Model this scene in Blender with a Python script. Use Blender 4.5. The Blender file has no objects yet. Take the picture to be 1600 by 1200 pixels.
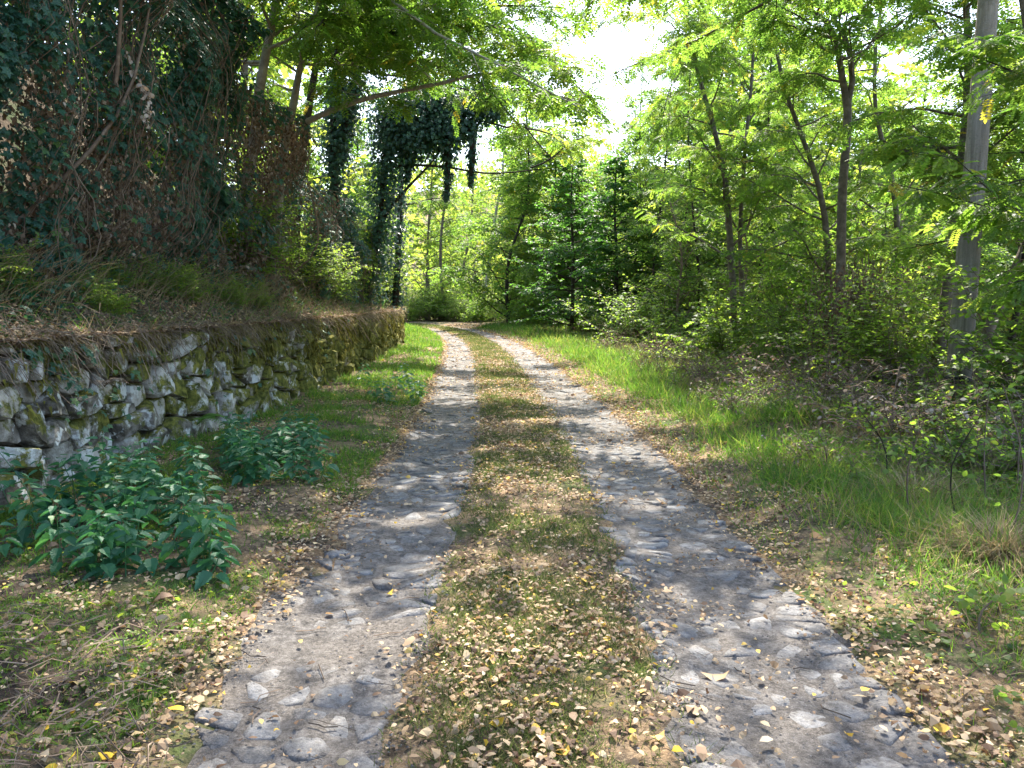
import bpy, math, random
import numpy as np
from mathutils import Vector, Matrix

C = bpy.context.scene.collection
SC = bpy.context.scene
random.seed(7)
rng = np.random.default_rng(7)

# ---------------------------------------------------------------- camera, sky, sun, exposure
PITCH, FPX, CAMH = math.radians(6.14), 1208.0, 1.55
cam_d = bpy.data.cameras.new('camera')
cam_d.lens = FPX / 1600 * 36.0
cam_d.sensor_width = 36.0
cam_d.clip_start, cam_d.clip_end = 0.05, 3000
cam = bpy.data.objects.new('camera', cam_d)
cam.location = (0, 0, CAMH)
cam.rotation_euler = (math.pi / 2 - PITCH, 0, 0)
C.objects.link(cam)
SC.camera = cam

SUN_EL, SUN_AZ = math.radians(53), math.radians(9)     # azimuth to the right of straight ahead (+Y)
world = bpy.data.worlds.new('World')
SC.world = world
world.use_nodes = True
wn = world.node_tree.nodes
wn.clear()
sky = wn.new('ShaderNodeTexSky')
sky.sky_type = 'NISHITA'
sky.sun_disc = False
sky.sun_elevation = SUN_EL
sky.sun_rotation = SUN_AZ
sky.dust_density = 2.0
bg = wn.new('ShaderNodeBackground')
bg.inputs[1].default_value = 0.15
wo = wn.new('ShaderNodeOutputWorld')
world.node_tree.links.new(sky.outputs[0], bg.inputs[0])
world.node_tree.links.new(bg.outputs[0], wo.inputs[0])

sun_d = bpy.data.lights.new('sun', 'SUN')
sun_d.energy = 3.8
sun_d.angle = math.radians(0.5)
sun_d.color = (1.0, 0.93, 0.82)
sun = bpy.data.objects.new('sun', sun_d)
sdir = Vector((math.sin(SUN_AZ) * math.cos(SUN_EL), math.cos(SUN_AZ) * math.cos(SUN_EL), math.sin(SUN_EL)))
sun.rotation_euler = sdir.to_track_quat('Z', 'Y').to_euler()
C.objects.link(sun)

SC.view_settings.view_transform = 'Standard'
SC.view_settings.look = 'None'
SC.view_settings.gamma = 1.0
SC.view_settings.use_curve_mapping = False
SC.view_settings.exposure = 2.2
SC.cycles.use_denoising = True
SC.cycles.max_bounces = 9
SC.cycles.diffuse_bounces = 8
SC.cycles.glossy_bounces = 2
SC.cycles.transmission_bounces = 5
SC.cycles.transparent_max_bounces = 4
SC.cycles.caustics_reflective = False
SC.cycles.caustics_refractive = False


# ---------------------------------------------------------------- helpers
def px(x, y, Y):
    """point of the place at distance Y ahead, seen by the eye at 1.55 m under the given angles"""
    u, v = (x - 800) / FPX, (600 - y) / FPX
    d = np.array([u, math.cos(PITCH) + v * math.sin(PITCH), -math.sin(PITCH) + v * math.cos(PITCH)])
    return d * (Y / d[1]) + np.array([0, 0, CAMH])


def tag(o, label=None, cat=None, group=None, kind=None):
    if label: o['label'] = label
    if cat: o['category'] = cat
    if group: o['group'] = group
    if kind: o['kind'] = kind
    return o


def empty(name, loc=(0, 0, 0)):
    o = bpy.data.objects.new(name, None)
    o.location = loc
    o.empty_display_size = 0.2
    C.objects.link(o)
    return o


def link(name, me, parent=None, loc=None):
    o = bpy.data.objects.new(name, me)
    C.objects.link(o)
    if parent is not None: o.parent = parent
    if loc is not None: o.location = loc
    return o


def mk(name, V, F, mat, tint=None, smooth=False):
    """F: int array (n,3) or (n,4), or a list of such arrays"""
    V = np.asarray(V, dtype=np.float32)
    Fs = [np.asarray(f, dtype=np.int32) for f in (F if isinstance(F, list) else [F])]
    Fs = [f for f in Fs if len(f)]
    me = bpy.data.meshes.new(name)
    nl = sum(f.size for f in Fs)
    nf = sum(len(f) for f in Fs)
    me.vertices.add(len(V)); me.loops.add(nl); me.polygons.add(nf)
    me.vertices.foreach_set('co', V.ravel())
    me.loops.foreach_set('vertex_index', np.concatenate([f.ravel() for f in Fs]))
    tot = np.concatenate([np.full(len(f), f.shape[1], dtype=np.int32) for f in Fs])
    me.polygons.foreach_set('loop_start', np.concatenate([[0], np.cumsum(tot)[:-1]]).astype(np.int32))
    me.polygons.foreach_set('use_smooth', np.full(nf, smooth))
    if tint is not None:
        a = me.attributes.new('tint', 'FLOAT', 'POINT')
        a.data.foreach_set('value', np.asarray(tint, dtype=np.float32))
    me.update(calc_edges=True)
    me.materials.append(mat)
    return me


def frames(d, up):
    d = d / np.linalg.norm(d, axis=1, keepdims=True)
    x = np.cross(d, up)
    x /= np.linalg.norm(x, axis=1, keepdims=True) + 1e-9
    z = np.cross(x, d)
    return np.stack([x, d, z], axis=2)


def scatter(T, F, P, R, S, tint):
    """instances of a template joined: T (k,3), F (m,3), P (n,3), R (n,3,3), S (n,) or (n,3)"""
    S = np.asarray(S)
    if S.ndim == 1: S = S[:, None].repeat(3, 1)
    k = len(T)
    V = np.einsum('nij,nkj->nki', R, T[None] * S[:, None, :]) + P[:, None, :]
    FF = F[None] + (np.arange(len(P)) * k)[:, None, None]
    return V.reshape(-1, 3), FF.reshape(-1, F.shape[1]), np.repeat(tint, k)


def unit(n, g=None):
    g = g or rng
    v = g.normal(size=(n, 3))
    return v / np.linalg.norm(v, axis=1, keepdims=True)


def tube(P, r, sides=6, cap=True):
    P = np.asarray(P, float); n = len(P)
    r = np.broadcast_to(np.asarray(r, float), (n,))
    t = np.gradient(P, axis=0)
    t /= np.linalg.norm(t, axis=1, keepdims=True) + 1e-9
    ref = np.array([0.3, 0.2, 1.0]) if abs(t[0][2]) < 0.8 else np.array([1.0, 0.2, 0.1])
    a = np.cross(t, ref); a /= np.linalg.norm(a, axis=1, keepdims=True) + 1e-9
    b = np.cross(t, a)
    th = np.arange(sides) * 2 * math.pi / sides
    V = P[:, None] + r[:, None, None] * (np.cos(th)[None, :, None] * a[:, None] + np.sin(th)[None, :, None] * b[:, None])
    i = np.arange(n - 1)[:, None] * sides; j = np.arange(sides)[None]; j2 = (j + 1) % sides
    F = np.stack([i + j, i + j2, i + sides + j2, i + sides + j], axis=2).reshape(-1, 4)
    return V.reshape(-1, 3), F


def join(tubes):
    Vs, Fs, o = [], [], 0
    for V, F in tubes:
        Vs.append(V); Fs.append(F + o); o += len(V)
    return np.concatenate(Vs), np.concatenate(Fs)


def smoothpath(P, n):
    P = np.asarray(P, float)
    d = np.concatenate([[0], np.cumsum(np.linalg.norm(np.diff(P, axis=0), axis=1))])
    # Catmull-Rom resample
    out = []
    for q in np.linspace(0, d[-1], n):
        i = min(max(np.searchsorted(d, q) - 1, 0), len(P) - 2)
        f = (q - d[i]) / (d[i + 1] - d[i])
        p0, p1, p2, p3 = P[max(i - 1, 0)], P[i], P[i + 1], P[min(i + 2, len(P) - 1)]
        out.append(0.5 * ((2 * p1) + (-p0 + p2) * f + (2 * p0 - 5 * p1 + 4 * p2 - p3) * f * f + (-p0 + 3 * p1 - 3 * p2 + p3) * f ** 3))
    return np.array(out)


_lat = np.random.default_rng(99).random((256, 256))


def vn(x, y, s=1.0, seed=0):
    x = np.asarray(x, float) / s + seed * 17.3; y = np.asarray(y, float) / s + seed * 31.7
    xi, yi = np.floor(x).astype(int), np.floor(y).astype(int)
    fx, fy = x - xi, y - yi
    fx, fy = fx * fx * (3 - 2 * fx), fy * fy * (3 - 2 * fy)
    g = lambda a, b: _lat[a % 256, b % 256]
    return (g(xi, yi) * (1 - fx) + g(xi + 1, yi) * fx) * (1 - fy) + (g(xi, yi + 1) * (1 - fx) + g(xi + 1, yi + 1) * fx) * fy


def fbm(x, y, s, seed=0):
    return (vn(x, y, s, seed) + 0.5 * vn(x, y, s / 2.1, seed + 1) + 0.25 * vn(x, y, s / 4.3, seed + 2)) / 1.75


def sstep(a, b, x):
    t = np.clip((np.asarray(x, float) - a) / (b - a), 0, 1)
    return t * t * (3 - 2 * t)


# ---------------------------------------------------------------- the lie of the land
CL = smoothpath([(0.15, -30), (0.15, -6), (0.15, 3), (0.15, 9), (-0.1, 14), (-0.55, 22), (-1.3, 30), (-2.5, 38), (-4.4, 46), (-7.7, 53), (-13, 58), (-22, 62), (-45, 65), (-90, 66)], 640)
CT = np.gradient(CL, axis=0); CT /= np.linalg.norm(CT, axis=1, keepdims=True)
CD = np.concatenate([[0], np.cumsum(np.linalg.norm(np.diff(CL, axis=0), axis=1))])
CD -= CD[np.argmin(np.abs(CL[:, 1]))]
WL = smoothpath([(-4.0, -8), (-3.9, 2), (-3.78, 6), (-3.58, 8.5), (-3.42, 11), (-3.4, 15.6), (-3.75, 25), (-4.7, 33), (-5.6, 38), (-7.6, 42), (-12, 45), (-22, 48), (-60, 54)], 500)


def sl(x, y):
    """signed distance to the track's centre line (right positive) and length along it"""
    x = np.atleast_1d(np.asarray(x, float)); y = np.atleast_1d(np.asarray(y, float))
    s = np.empty_like(x); l = np.empty_like(x)
    for a in range(0, len(x), 20000):
        q = np.stack([x[a:a + 20000], y[a:a + 20000]], 1)
        d2 = (q[:, None, 0] - CL[None, :, 0]) ** 2 + (q[:, None, 1] - CL[None, :, 1]) ** 2
        i = d2.argmin(1)
        r = q - CL[i]
        s[a:a + 20000] = r[:, 0] * CT[i, 1] - r[:, 1] * CT[i, 0]
        l[a:a + 20000] = CD[i] + r[:, 0] * CT[i, 0] + r[:, 1] * CT[i, 1]
    return s, l


def xy_of(s, l):
    s = np.atleast_1d(s); l = np.atleast_1d(l)
    cx = np.interp(l, CD, CL[:, 0]); cy = np.interp(l, CD, CL[:, 1])
    tx = np.interp(l, CD, CT[:, 0]); ty = np.interp(l, CD, CT[:, 1])
    return cx + s * ty, cy - s * tx


def gz(x, y, s=None, fine=True):
    x = np.atleast_1d(np.asarray(x, float)); y = np.atleast_1d(np.asarray(y, float))
    if s is None: s, _ = sl(x, y)
    rut = lambda c, w: np.exp(-((s - c) / w) ** 4)
    z = -0.035 * rut(-0.96, 0.42) - 0.035 * rut(0.9, 0.45)
    z = z + 0.06 * sstep(1.4, 2.2, np.abs(s))
    if fine:
        z = z + (fbm(x, y, 0.5, 3) - 0.5) * (0.03 + 0.05 * sstep(1.3, 2.0, np.abs(s))) + (fbm(x, y, 3.0, 5) - 0.5) * 0.16 * sstep(1.6, 3.5, np.abs(s))
    # small dark hollow in the right verge
    z = z - 0.22 * np.exp(-(((x - 3.0) / 0.55) ** 2 + ((y - 8.55) / 0.26) ** 2)) + 0.10 * np.exp(-(((x - 3.15) / 0.6) ** 2 + ((y - 9.05) / 0.25) ** 2))
    # the land falls away to the right, a hillside rises beyond
    z = z - 3.5 * sstep(9, 30, s) + 26 * sstep(70, 260, np.hypot(x - 10, y)) * sstep(-40, 10, x + 0.15 * y)
    z = z + 12 * sstep(75, 200, y)
    return z


BD = np.array([-0.94, -0.34])          # direction in which the bank climbs away from the wall
WH = 1.22


def bank_prof(u, y):
    near = 1 - sstep(13, 19, y)
    return WH + 0.18 * sstep(0, 0.7, u) + 0.85 * np.clip(u - 0.5, 0, 1.2) * 0.55 + (1.35 * near + 0.45 * (1 - near)) * np.clip(u - 1.5, 0, 4.0) + 0.08 * np.clip(u - 5.5, 0, 60)


def bank(wy, u):
    """point on the bank: wy = y where the wall stands, u = distance behind its face"""
    wy = np.atleast_1d(np.asarray(wy, float)); u = np.atleast_1d(np.asarray(u, float))
    wx = np.interp(wy, WL[:, 1], WL[:, 0])
    x = wx + BD[0] * u; y = wy + BD[1] * u
    z = bank_prof(u, wy) + (fbm(x, y, 0.9, 11) - 0.5) * 0.22 * sstep(0.1, 0.8, u) + (fbm(x, y, 0.25, 12) - 0.5) * 0.07
    return np.stack([x, y, z], 1)


# ---------------------------------------------------------------- materials
def N(nt, t, **k):
    n = nt.nodes.new(t)
    for a, b in k.items(): setattr(n, a, b)
    return n


def newmat(name):
    m = bpy.data.materials.new(name)
    m.use_nodes = True
    nt = m.node_tree
    nt.nodes.clear()
    out = N(nt, 'ShaderNodeOutputMaterial')
    return m, nt, out


def ramp(nt, stops, src=None):
    r = N(nt, 'ShaderNodeValToRGB')
    e = r.color_ramp.elements
    while len(e) > 1: e.remove(e[-1])
    e[0].position, e[0].color = stops[0][0], (*stops[0][1], 1)
    for p, c in stops[1:]:
        q = e.new(p); q.color = (*c, 1)
    if src is not None: nt.links.new(src, r.inputs[0])
    return r.outputs[0]


def noise(nt, scale, detail=4, vec=None, rough=0.6):
    n = N(nt, 'ShaderNodeTexNoise')
    n.inputs['Scale'].default_value = scale; n.inputs['Detail'].default_value = detail; n.inputs['Roughness'].default_value = rough
    if vec is not None: nt.links.new(vec, n.inputs['Vector'])
    return n.outputs[0]


def mixc(nt, f, a, b):
    m = N(nt, 'ShaderNodeMix', data_type='RGBA')
    for s, v in ((m.inputs[0], f), (m.inputs[6], a), (m.inputs[7], b)):
        if isinstance(v, (int, float)): s.default_value = v
        elif isinstance(v, tuple): s.default_value = (*v, 1)
        else: nt.links.new(v, s)
    return m.outputs[2]


def mth(nt, op, a, b=None, clamp=False):
    m = N(nt, 'ShaderNodeMath', operation=op, use_clamp=clamp)
    for s, v in ((m.inputs[0], a), (m.inputs[1], b)):
        if v is None: continue
        if isinstance(v, (int, float)): s.default_value = v
        else: nt.links.new(v, s)
    return m.outputs[0]


def leafmat(name, stops, tstops, trans=0.45, rough=0.5, spec=0.35):
    m, nt, out = newmat(name)
    at = N(nt, 'ShaderNodeAttribute', attribute_name='tint')
    oi = N(nt, 'ShaderNodeObjectInfo')
    f = mth(nt, 'ADD', at.outputs['Fac'], mth(nt, 'MULTIPLY', mth(nt, 'SUBTRACT', oi.outputs['Random'], 0.5), 0.25), True)
    p = N(nt, 'ShaderNodeBsdfPrincipled')
    nt.links.new(ramp(nt, stops, f), p.inputs['Base Color'])
    p.inputs['Roughness'].default_value = rough
    p.inputs['Specular IOR Level'].default_value = spec
    t = N(nt, 'ShaderNodeBsdfTranslucent')
    nt.links.new(ramp(nt, tstops, f), t.inputs[0])
    mx = N(nt, 'ShaderNodeMixShader')
    mx.inputs[0].default_value = trans
    nt.links.new(p.outputs[0], mx.inputs[1]); nt.links.new(t.outputs[0], mx.inputs[2])
    nt.links.new(mx.outputs[0], out.inputs[0])
    return m


def solid(name, colour, rough=0.9, bump=None, spec=0.2):
    """colour: function(nt, objcoord) -> socket"""
    m, nt, out = newmat(name)
    tc = N(nt, 'ShaderNodeTexCoord')
    p = N(nt, 'ShaderNodeBsdfPrincipled')
    p.inputs['Roughness'].default_value = rough
    p.inputs['Specular IOR Level'].default_value = spec
    nt.links.new(colour(nt, tc.outputs['Object']), p.inputs['Base Color'])
    if bump:
        h = bump(nt, tc.outputs['Object'])
        b = N(nt, 'ShaderNodeBump')
        b.inputs['Strength'].default_value = 0.9
        b.inputs['Distance'].default_value = 0.035
        nt.links.new(h, b.inputs['Height']); nt.links.new(b.outputs[0], p.inputs['Normal'])
    nt.links.new(p.outputs[0], out.inputs[0])
    return m


M = {}
M['robinia'] = leafmat('robinia_leaf', [(0, (.035, .08, .018)), (.5, (.065, .12, .022)), (.9, (.11, .15, .02)), (1, (.30, .25, .03))],
                       [(0, (.16, .34, .04)), (.5, (.27, .45, .05)), (.88, (.46, .54, .06)), (1, (.75, .58, .06))], .55)
M['dark_leaf'] = leafmat('hornbeam_leaf', [(0, (.03, .075, .022)), (.7, (.055, .12, .028)), (1, (.09, .16, .03))],
                         [(0, (.10, .28, .04)), (.7, (.18, .40, .04)), (1, (.36, .5, .04))], .48)
M['bush'] = leafmat('bush_leaf', [(0, (.045, .095, .022)), (.6, (.085, .15, .025)), (1, (.18, .21, .035))],
                    [(0, (.22, .42, .05)), (.6, (.40, .58, .06)), (1, (.64, .68, .08))], .56)
M['ivy'] = leafmat('ivy_leaf', [(0, (.014, .045, .026)), (.6, (.026, .078, .04)), (1, (.06, .12, .045))],
                   [(0, (.02, .08, .03)), (1, (.06, .18, .04))], .22, .34, .5)
M['vine'] = leafmat('vine_leaf', [(0, (.02, .07, .05)), (.6, (.04, .115, .07)), (1, (.10, .18, .05))],
                    [(0, (.03, .14, .07)), (.7, (.06, .22, .07)), (1, (.25, .40, .05))], .35, .45, .45)
M['nettle'] = leafmat('nettle_leaf', [(0, (.025, .10, .05)), (.7, (.045, .15, .065)), (1, (.09, .22, .055))],
                      [(0, (.04, .2, .08)), (1, (.12, .36, .08))], .35, .5, .4)
M['dead'] = leafmat('dead_leaf', [(0, (.09, .06, .04)), (.5, (.26, .195, .14)), (.85, (.46, .385, .30)), (1, (.55, .48, .41))],
                    [(0, (.10, .05, .03)), (1, (.35, .22, .12))], .25, .8, .1)
M['litter'] = leafmat('fallen_leaf', [(0, (.07, .04, .025)), (.22, (.21, .135, .085)), (.5, (.40, .285, .165)), (.75, (.47, .365, .23)), (.84, (.55, .455, .32)), (.9, (.60, .40, .10)), (1, (.70, .46, .04))],
                      [(0, (.2, .1, .05)), (.6, (.5, .3, .15)), (1, (.75, .45, .05))], .25, .65, .25)
M['grass'] = leafmat('grass_blade', [(0, (.04, .09, .02)), (.5, (.075, .16, .025)), (.85, (.13, .22, .03)), (1, (.26, .26, .06))],
                     [(0, (.10, .26, .03)), (.6, (.22, .42, .04)), (1, (.48, .5, .09))], .46, .5, .3)
M['dull_grass'] = leafmat('trodden_grass', [(0, (.05, .065, .022)), (.5, (.10, .125, .04)), (.8, (.20, .17, .08)), (1, (.34, .27, .15))],
                        [(0, (.10, .16, .03)), (.6, (.2, .27, .06)), (1, (.4, .33, .14))], .4, .6, .2)
M['straw'] = leafmat('dry_grass', [(0, (.12, .10, .05)), (.4, (.24, .18, .09)), (.8, (.38, .29, .16)), (1, (.48, .40, .26))],
                     [(0, (.2, .15, .06)), (1, (.5, .38, .18))], .3, .7, .15)
M['moss'] = leafmat('moss_strand', [(0, (.08, .07, .025)), (.5, (.16, .145, .035)), (1, (.26, .24, .05))],
                    [(0, (.1, .09, .02)), (1, (.25, .24, .04))], .3, .9, .05)
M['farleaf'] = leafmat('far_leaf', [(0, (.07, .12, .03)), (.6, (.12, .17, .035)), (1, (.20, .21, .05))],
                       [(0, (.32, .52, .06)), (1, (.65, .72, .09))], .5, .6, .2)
M['frond'] = leafmat('fern_frond', [(0, (.06, .16, .03)), (1, (.12, .24, .04))], [(0, (.2, .45, .04)), (1, (.3, .55, .05))], .45)


def barkc(a, b, c):
    return lambda nt, v: ramp(nt, [(.3, a), (.55, b), (.75, c)], noise(nt, 9, 5, v))


def barkb(nt, v):
    mp = N(nt, 'ShaderNodeMapping'); mp.inputs['Scale'].default_value = (28, 28, 5)
    nt.links.new(v, mp.inputs[0])
    return noise(nt, 1, 5, mp.outputs[0])


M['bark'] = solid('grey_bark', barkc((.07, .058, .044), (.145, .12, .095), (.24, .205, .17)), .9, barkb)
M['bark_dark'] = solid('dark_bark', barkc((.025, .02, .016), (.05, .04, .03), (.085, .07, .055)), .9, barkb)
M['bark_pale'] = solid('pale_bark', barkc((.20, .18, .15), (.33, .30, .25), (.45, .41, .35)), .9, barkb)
M['twig'] = solid('dry_twig', barkc((.08, .055, .04), (.17, .125, .09), (.30, .24, .19)), .85)


def stonec(nt, v):
    oi = N(nt, 'ShaderNodeObjectInfo')
    base = ramp(nt, [(.33, (.09, .078, .06)), (.5, (.27, .24, .20)), (.65, (.48, .445, .39))], mth(nt, 'ADD', noise(nt, 7, 6, v), mth(nt, 'MULTIPLY', mth(nt, 'SUBTRACT', oi.outputs['Random'], .5), .25)))
    lich = ramp(nt, [(.53, (0, 0, 0)), (.585, (1, 1, 1))], noise(nt, 5.5, 7, v, .62))
    c = mixc(nt, lich, base, (.60, .60, .56))
    # moss: on tops, under the coping, and more of it farther along the wall
    geo = N(nt, 'ShaderNodeNewGeometry')
    sx = N(nt, 'ShaderNodeSeparateXYZ'); nt.links.new(geo.outputs['Normal'], sx.inputs[0])
    sp = N(nt, 'ShaderNodeSeparateXYZ'); nt.links.new(v, sp.inputs[0])
    far = mth(nt, 'MULTIPLY', mth(nt, 'SUBTRACT', sp.outputs[1], 6), .022)
    far = mth(nt, 'MINIMUM', far, .22)
    hi = mth(nt, 'MULTIPLY', sp.outputs[2], .06)
    f = mth(nt, 'ADD', mth(nt, 'ADD', noise(nt, 3.4, 7, v, .7), mth(nt, 'MULTIPLY', sx.outputs[2], .08)), mth(nt, 'ADD', far, hi))
    mf = ramp(nt, [(.56, (0, 0, 0)), (.63, (1, 1, 1))], f)
    moss = ramp(nt, [(.35, (.05, .055, .013)), (.5, (.12, .12, .025)), (.65, (.22, .20, .04))], noise(nt, 14, 3, v))
    return mixc(nt, mf, c, moss)


def stoneb(nt, v):
    return mth(nt, 'ADD', noise(nt, 16, 8, v, .7), mth(nt, 'MULTIPLY', noise(nt, 60, 3, v), .3))


M['stone'] = solid('lichened_stone', stonec, .95, stoneb)


def earthc(nt, v):
    return ramp(nt, [(.3, (.025, .018, .013)), (.5, (.055, .04, .028)), (.7, (.11, .085, .06))], noise(nt, 12, 8, v, .7))


M['earth'] = solid('dark_earth', earthc, .95, lambda nt, v: noise(nt, 30, 6, v, .7))


def bankc(nt, v):
    a = ramp(nt, [(.3, (.03, .022, .015)), (.55, (.09, .065, .04)), (.75, (.19, .14, .09))], noise(nt, 11, 8, v, .75))
    return mixc(nt, ramp(nt, [(.5, (0, 0, 0)), (.62, (1, 1, 1))], noise(nt, 2.2, 5, v)), a, (.045, .07, .022))


M['bank'] = solid('bank_soil', bankc, .95, lambda nt, v: noise(nt, 25, 6, v, .7))


def groundc(nt, v):
    dirt = ramp(nt, [(.38, (.03, .022, .015)), (.5, (.10, .075, .05)), (.62, (.24, .18, .115))], noise(nt, 26, 8, v, .75))
    lit = ramp(nt, [(.35, (.16, .10, .055)), (.5, (.34, .23, .13)), (.65, (.46, .33, .19))], noise(nt, 40, 6, v, .8))
    c = mixc(nt, ramp(nt, [(.46, (0, 0, 0)), (.62, (1, 1, 1))], noise(nt, 1.7, 6, v, .7)), dirt, lit)
    g = ramp(nt, [(.3, (.035, .06, .016)), (.7, (.085, .13, .03))], noise(nt, 22, 6, v, .7))
    return mixc(nt, ramp(nt, [(.50, (0, 0, 0)), (.64, (1, 1, 1))], noise(nt, .9, 6, v, .7)), c, g)


M['ground'] = solid('verge_soil', groundc, .95, lambda nt, v: noise(nt, 35, 6, v, .75))


def rutc(nt, v):
    a = ramp(nt, [(.38, (.06, .055, .051)), (.5, (.152, .138, .125)), (.61, (.29, .268, .245))], noise(nt, 15, 10, v, .8))
    vo = N(nt, 'ShaderNodeTexVoronoi'); vo.inputs['Scale'].default_value = 120
    nt.links.new(v, vo.inputs['Vector'])
    peb = ramp(nt, [(.12, (1, 1, 1)), (.22, (0, 0, 0))], vo.outputs['Distance'])
    pm = mixc(nt, mth(nt, 'MULTIPLY', N(nt, 'ShaderNodeRGBToBW').outputs[0], 0) if False else .0, peb, peb)
    big = ramp(nt, [(.4, (0, 0, 0)), (.62, (1, 1, 1))], noise(nt, 2.3, 5, v))
    a = mixc(nt, big, a, ramp(nt, [(.40, (.085, .073, .062)), (.6, (.26, .23, .20))], noise(nt, 50, 6, v, .8)))
    m = N(nt, 'ShaderNodeMix', data_type='RGBA'); m.blend_type = 'ADD'; m.inputs[0].default_value = .10
    nt.links.new(a, m.inputs[6]); nt.links.new(pm, m.inputs[7])
    return m.outputs[2]


M['rut'] = solid('gritty_track', rutc, .9, lambda nt, v: mth(nt, 'ADD', noise(nt, 45, 8, v, .8), mth(nt, 'MULTIPLY', noise(nt, 6, 3, v), .8)))


def cobc(nt, v):
    oi = N(nt, 'ShaderNodeObjectInfo')
    r = mth(nt, 'ADD', noise(nt, 9, 8, v, .75), mth(nt, 'MULTIPLY', mth(nt, 'SUBTRACT', oi.outputs['Random'], .5), .22))
    s = ramp(nt, [(.34, (.085, .084, .085)), (.5, (.18, .177, .175)), (.64, (.30, .292, .28))], r)
    d = ramp(nt, [(.45, (0, 0, 0)), (.58, (1, 1, 1))], noise(nt, 7, 8, v, .8))
    return mixc(nt, d, s, ramp(nt, [(.38, (.068, .061, .056)), (.5, (.152, .138, .125)), (.61, (.28, .26, .24))], noise(nt, 24, 10, v, .8)))


M['cobble'] = solid('worn_cobble', cobc, .75, lambda nt, v: noise(nt, 22, 8, v, .75), .35)
def polec(nt, v):
    mp = N(nt, 'ShaderNodeMapping'); mp.inputs['Scale'].default_value = (14, 14, .9); nt.links.new(v, mp.inputs[0])
    a = ramp(nt, [(.36, (.19, .165, .135)), (.5, (.31, .275, .235)), (.64, (.42, .38, .33))], noise(nt, 1, 8, mp.outputs[0], .7))
    return mixc(nt, ramp(nt, [(.52, (0, 0, 0)), (.62, (1, 1, 1))], noise(nt, 6, 8, v, .75)), a, (.25, .23, .19))


M['concrete'] = solid('weathered_concrete', lambda nt, v: polec(nt, v), .9,
                      lambda nt, v: noise(nt, 60, 5, v, .7))
M['black'] = solid('black_band', lambda nt, v: ramp(nt, [(.3, (.012, .012, .014)), (.7, (.03, .03, .032))], noise(nt, 20, 3, v)), .6)

# ---------------------------------------------------------------- leaf templates (leaf grows along +Y, faces +Z)
T_DIAMOND = np.array([(0, 0, 0), (.3, .45, .05), (0, 1, -.06), (-.3, .45, .05)], float)
F_DIAMOND = np.array([(0, 1, 2), (0, 2, 3)])
T_OVAL = np.array([(0, 0, 0), (.24, .22, .04), (.26, .6, .03), (0, 1, -.08), (-.26, .6, .03), (-.24, .22, .04)], float)
F_OVAL = np.array([(0, 1, 5), (1, 2, 5), (2, 4, 5), (2, 3, 4)])


def fan(pts):
    T = np.array([(0, .35, 0.0)] + [(x, y, z) for x, y, z in pts], float)
    n = len(pts)
    return T, np.array([(0, 1 + i, 1 + (i + 1) % n) for i in range(n)])


T_LOBE, F_LOBE = fan([(0, 0, .03), (.38, -.10, -.06), (.34, .28, .02), (.58, .52, -.08), (.24, .62, .02), (0, 1, -.12), (-.24, .62, .02), (-.58, .52, -.08), (-.34, .28, .02), (-.38, -.10, -.06)])
_side = [(.10, .0), (.27, .12), (.25, .2), (.34, .3), (.28, .38), (.31, .48), (.22, .56), (.23, .66), (.13, .76), (.12, .84)]
T_NETTLE, F_NETTLE = fan([(0, 0, 0)] + [(x, y, .07 * x / .34 * 1.0 - .12 * y * y) for x, y in _side] + [(0, 1.0, -.16)] + [(-x, y, .07 * x / .34 - .12 * y * y) for x, y in _side[::-1]])
T_NETTLE[0, 2] = -.05


def pinnate(npairs, length, ll, quad=True):
    """compound leaf: npairs of leaflets along a drooping rachis plus a terminal one"""
    P, D = [], []
    for i in range(npairs):
        t = .22 + .74 * i / (npairs - 1)
        for sgn in (-1, 1):
            P.append((0, t * length, -.22 * length * t * t)); D.append((sgn * 1.0, .42, -.12))
    P.append((0, length, -.22 * length)); D.append((0, 1, -.35))
    P, D = np.array(P), np.array(D, float)
    R = frames(D, np.array([[0, 0, 1.0]]).repeat(len(D), 0) + np.random.default_rng(3).normal(size=(len(D), 3)) * .22)
    T, F = (T_DIAMOND, F_DIAMOND) if quad else (T_OVAL, F_OVAL)
    V, FF, _ = scatter(T, F, P, R, np.full(len(P), ll), np.zeros(len(P)))
    return V, FF


TP_NEAR = pinnate(7, .22, .055, False)
TP_MID = pinnate(5, .22, .068)
TP_FAR = pinnate(3, .30, .13)
_tri = [(0, 0, 0), (.9, -.1, -.1), (-.9, -.1, -.1)]
_V, _F, _ = scatter(T_OVAL, F_OVAL, np.array([(0, .25, 0), (0, .2, 0), (0, .2, 0)], float), frames(np.array([(0, 1, -.2), (1, .35, -.1), (-1, .35, -.1)], float), np.array([[0, 0, 1.0]] * 3)), np.array([.8, .62, .62]), np.zeros(3))
TP_TRI = (_V, _F)


def simple(sz): return (T_OVAL * sz, F_OVAL)
def diamond(sz): return (T_DIAMOND * sz * np.array([1.25, 1, 1]), F_DIAMOND)


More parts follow.
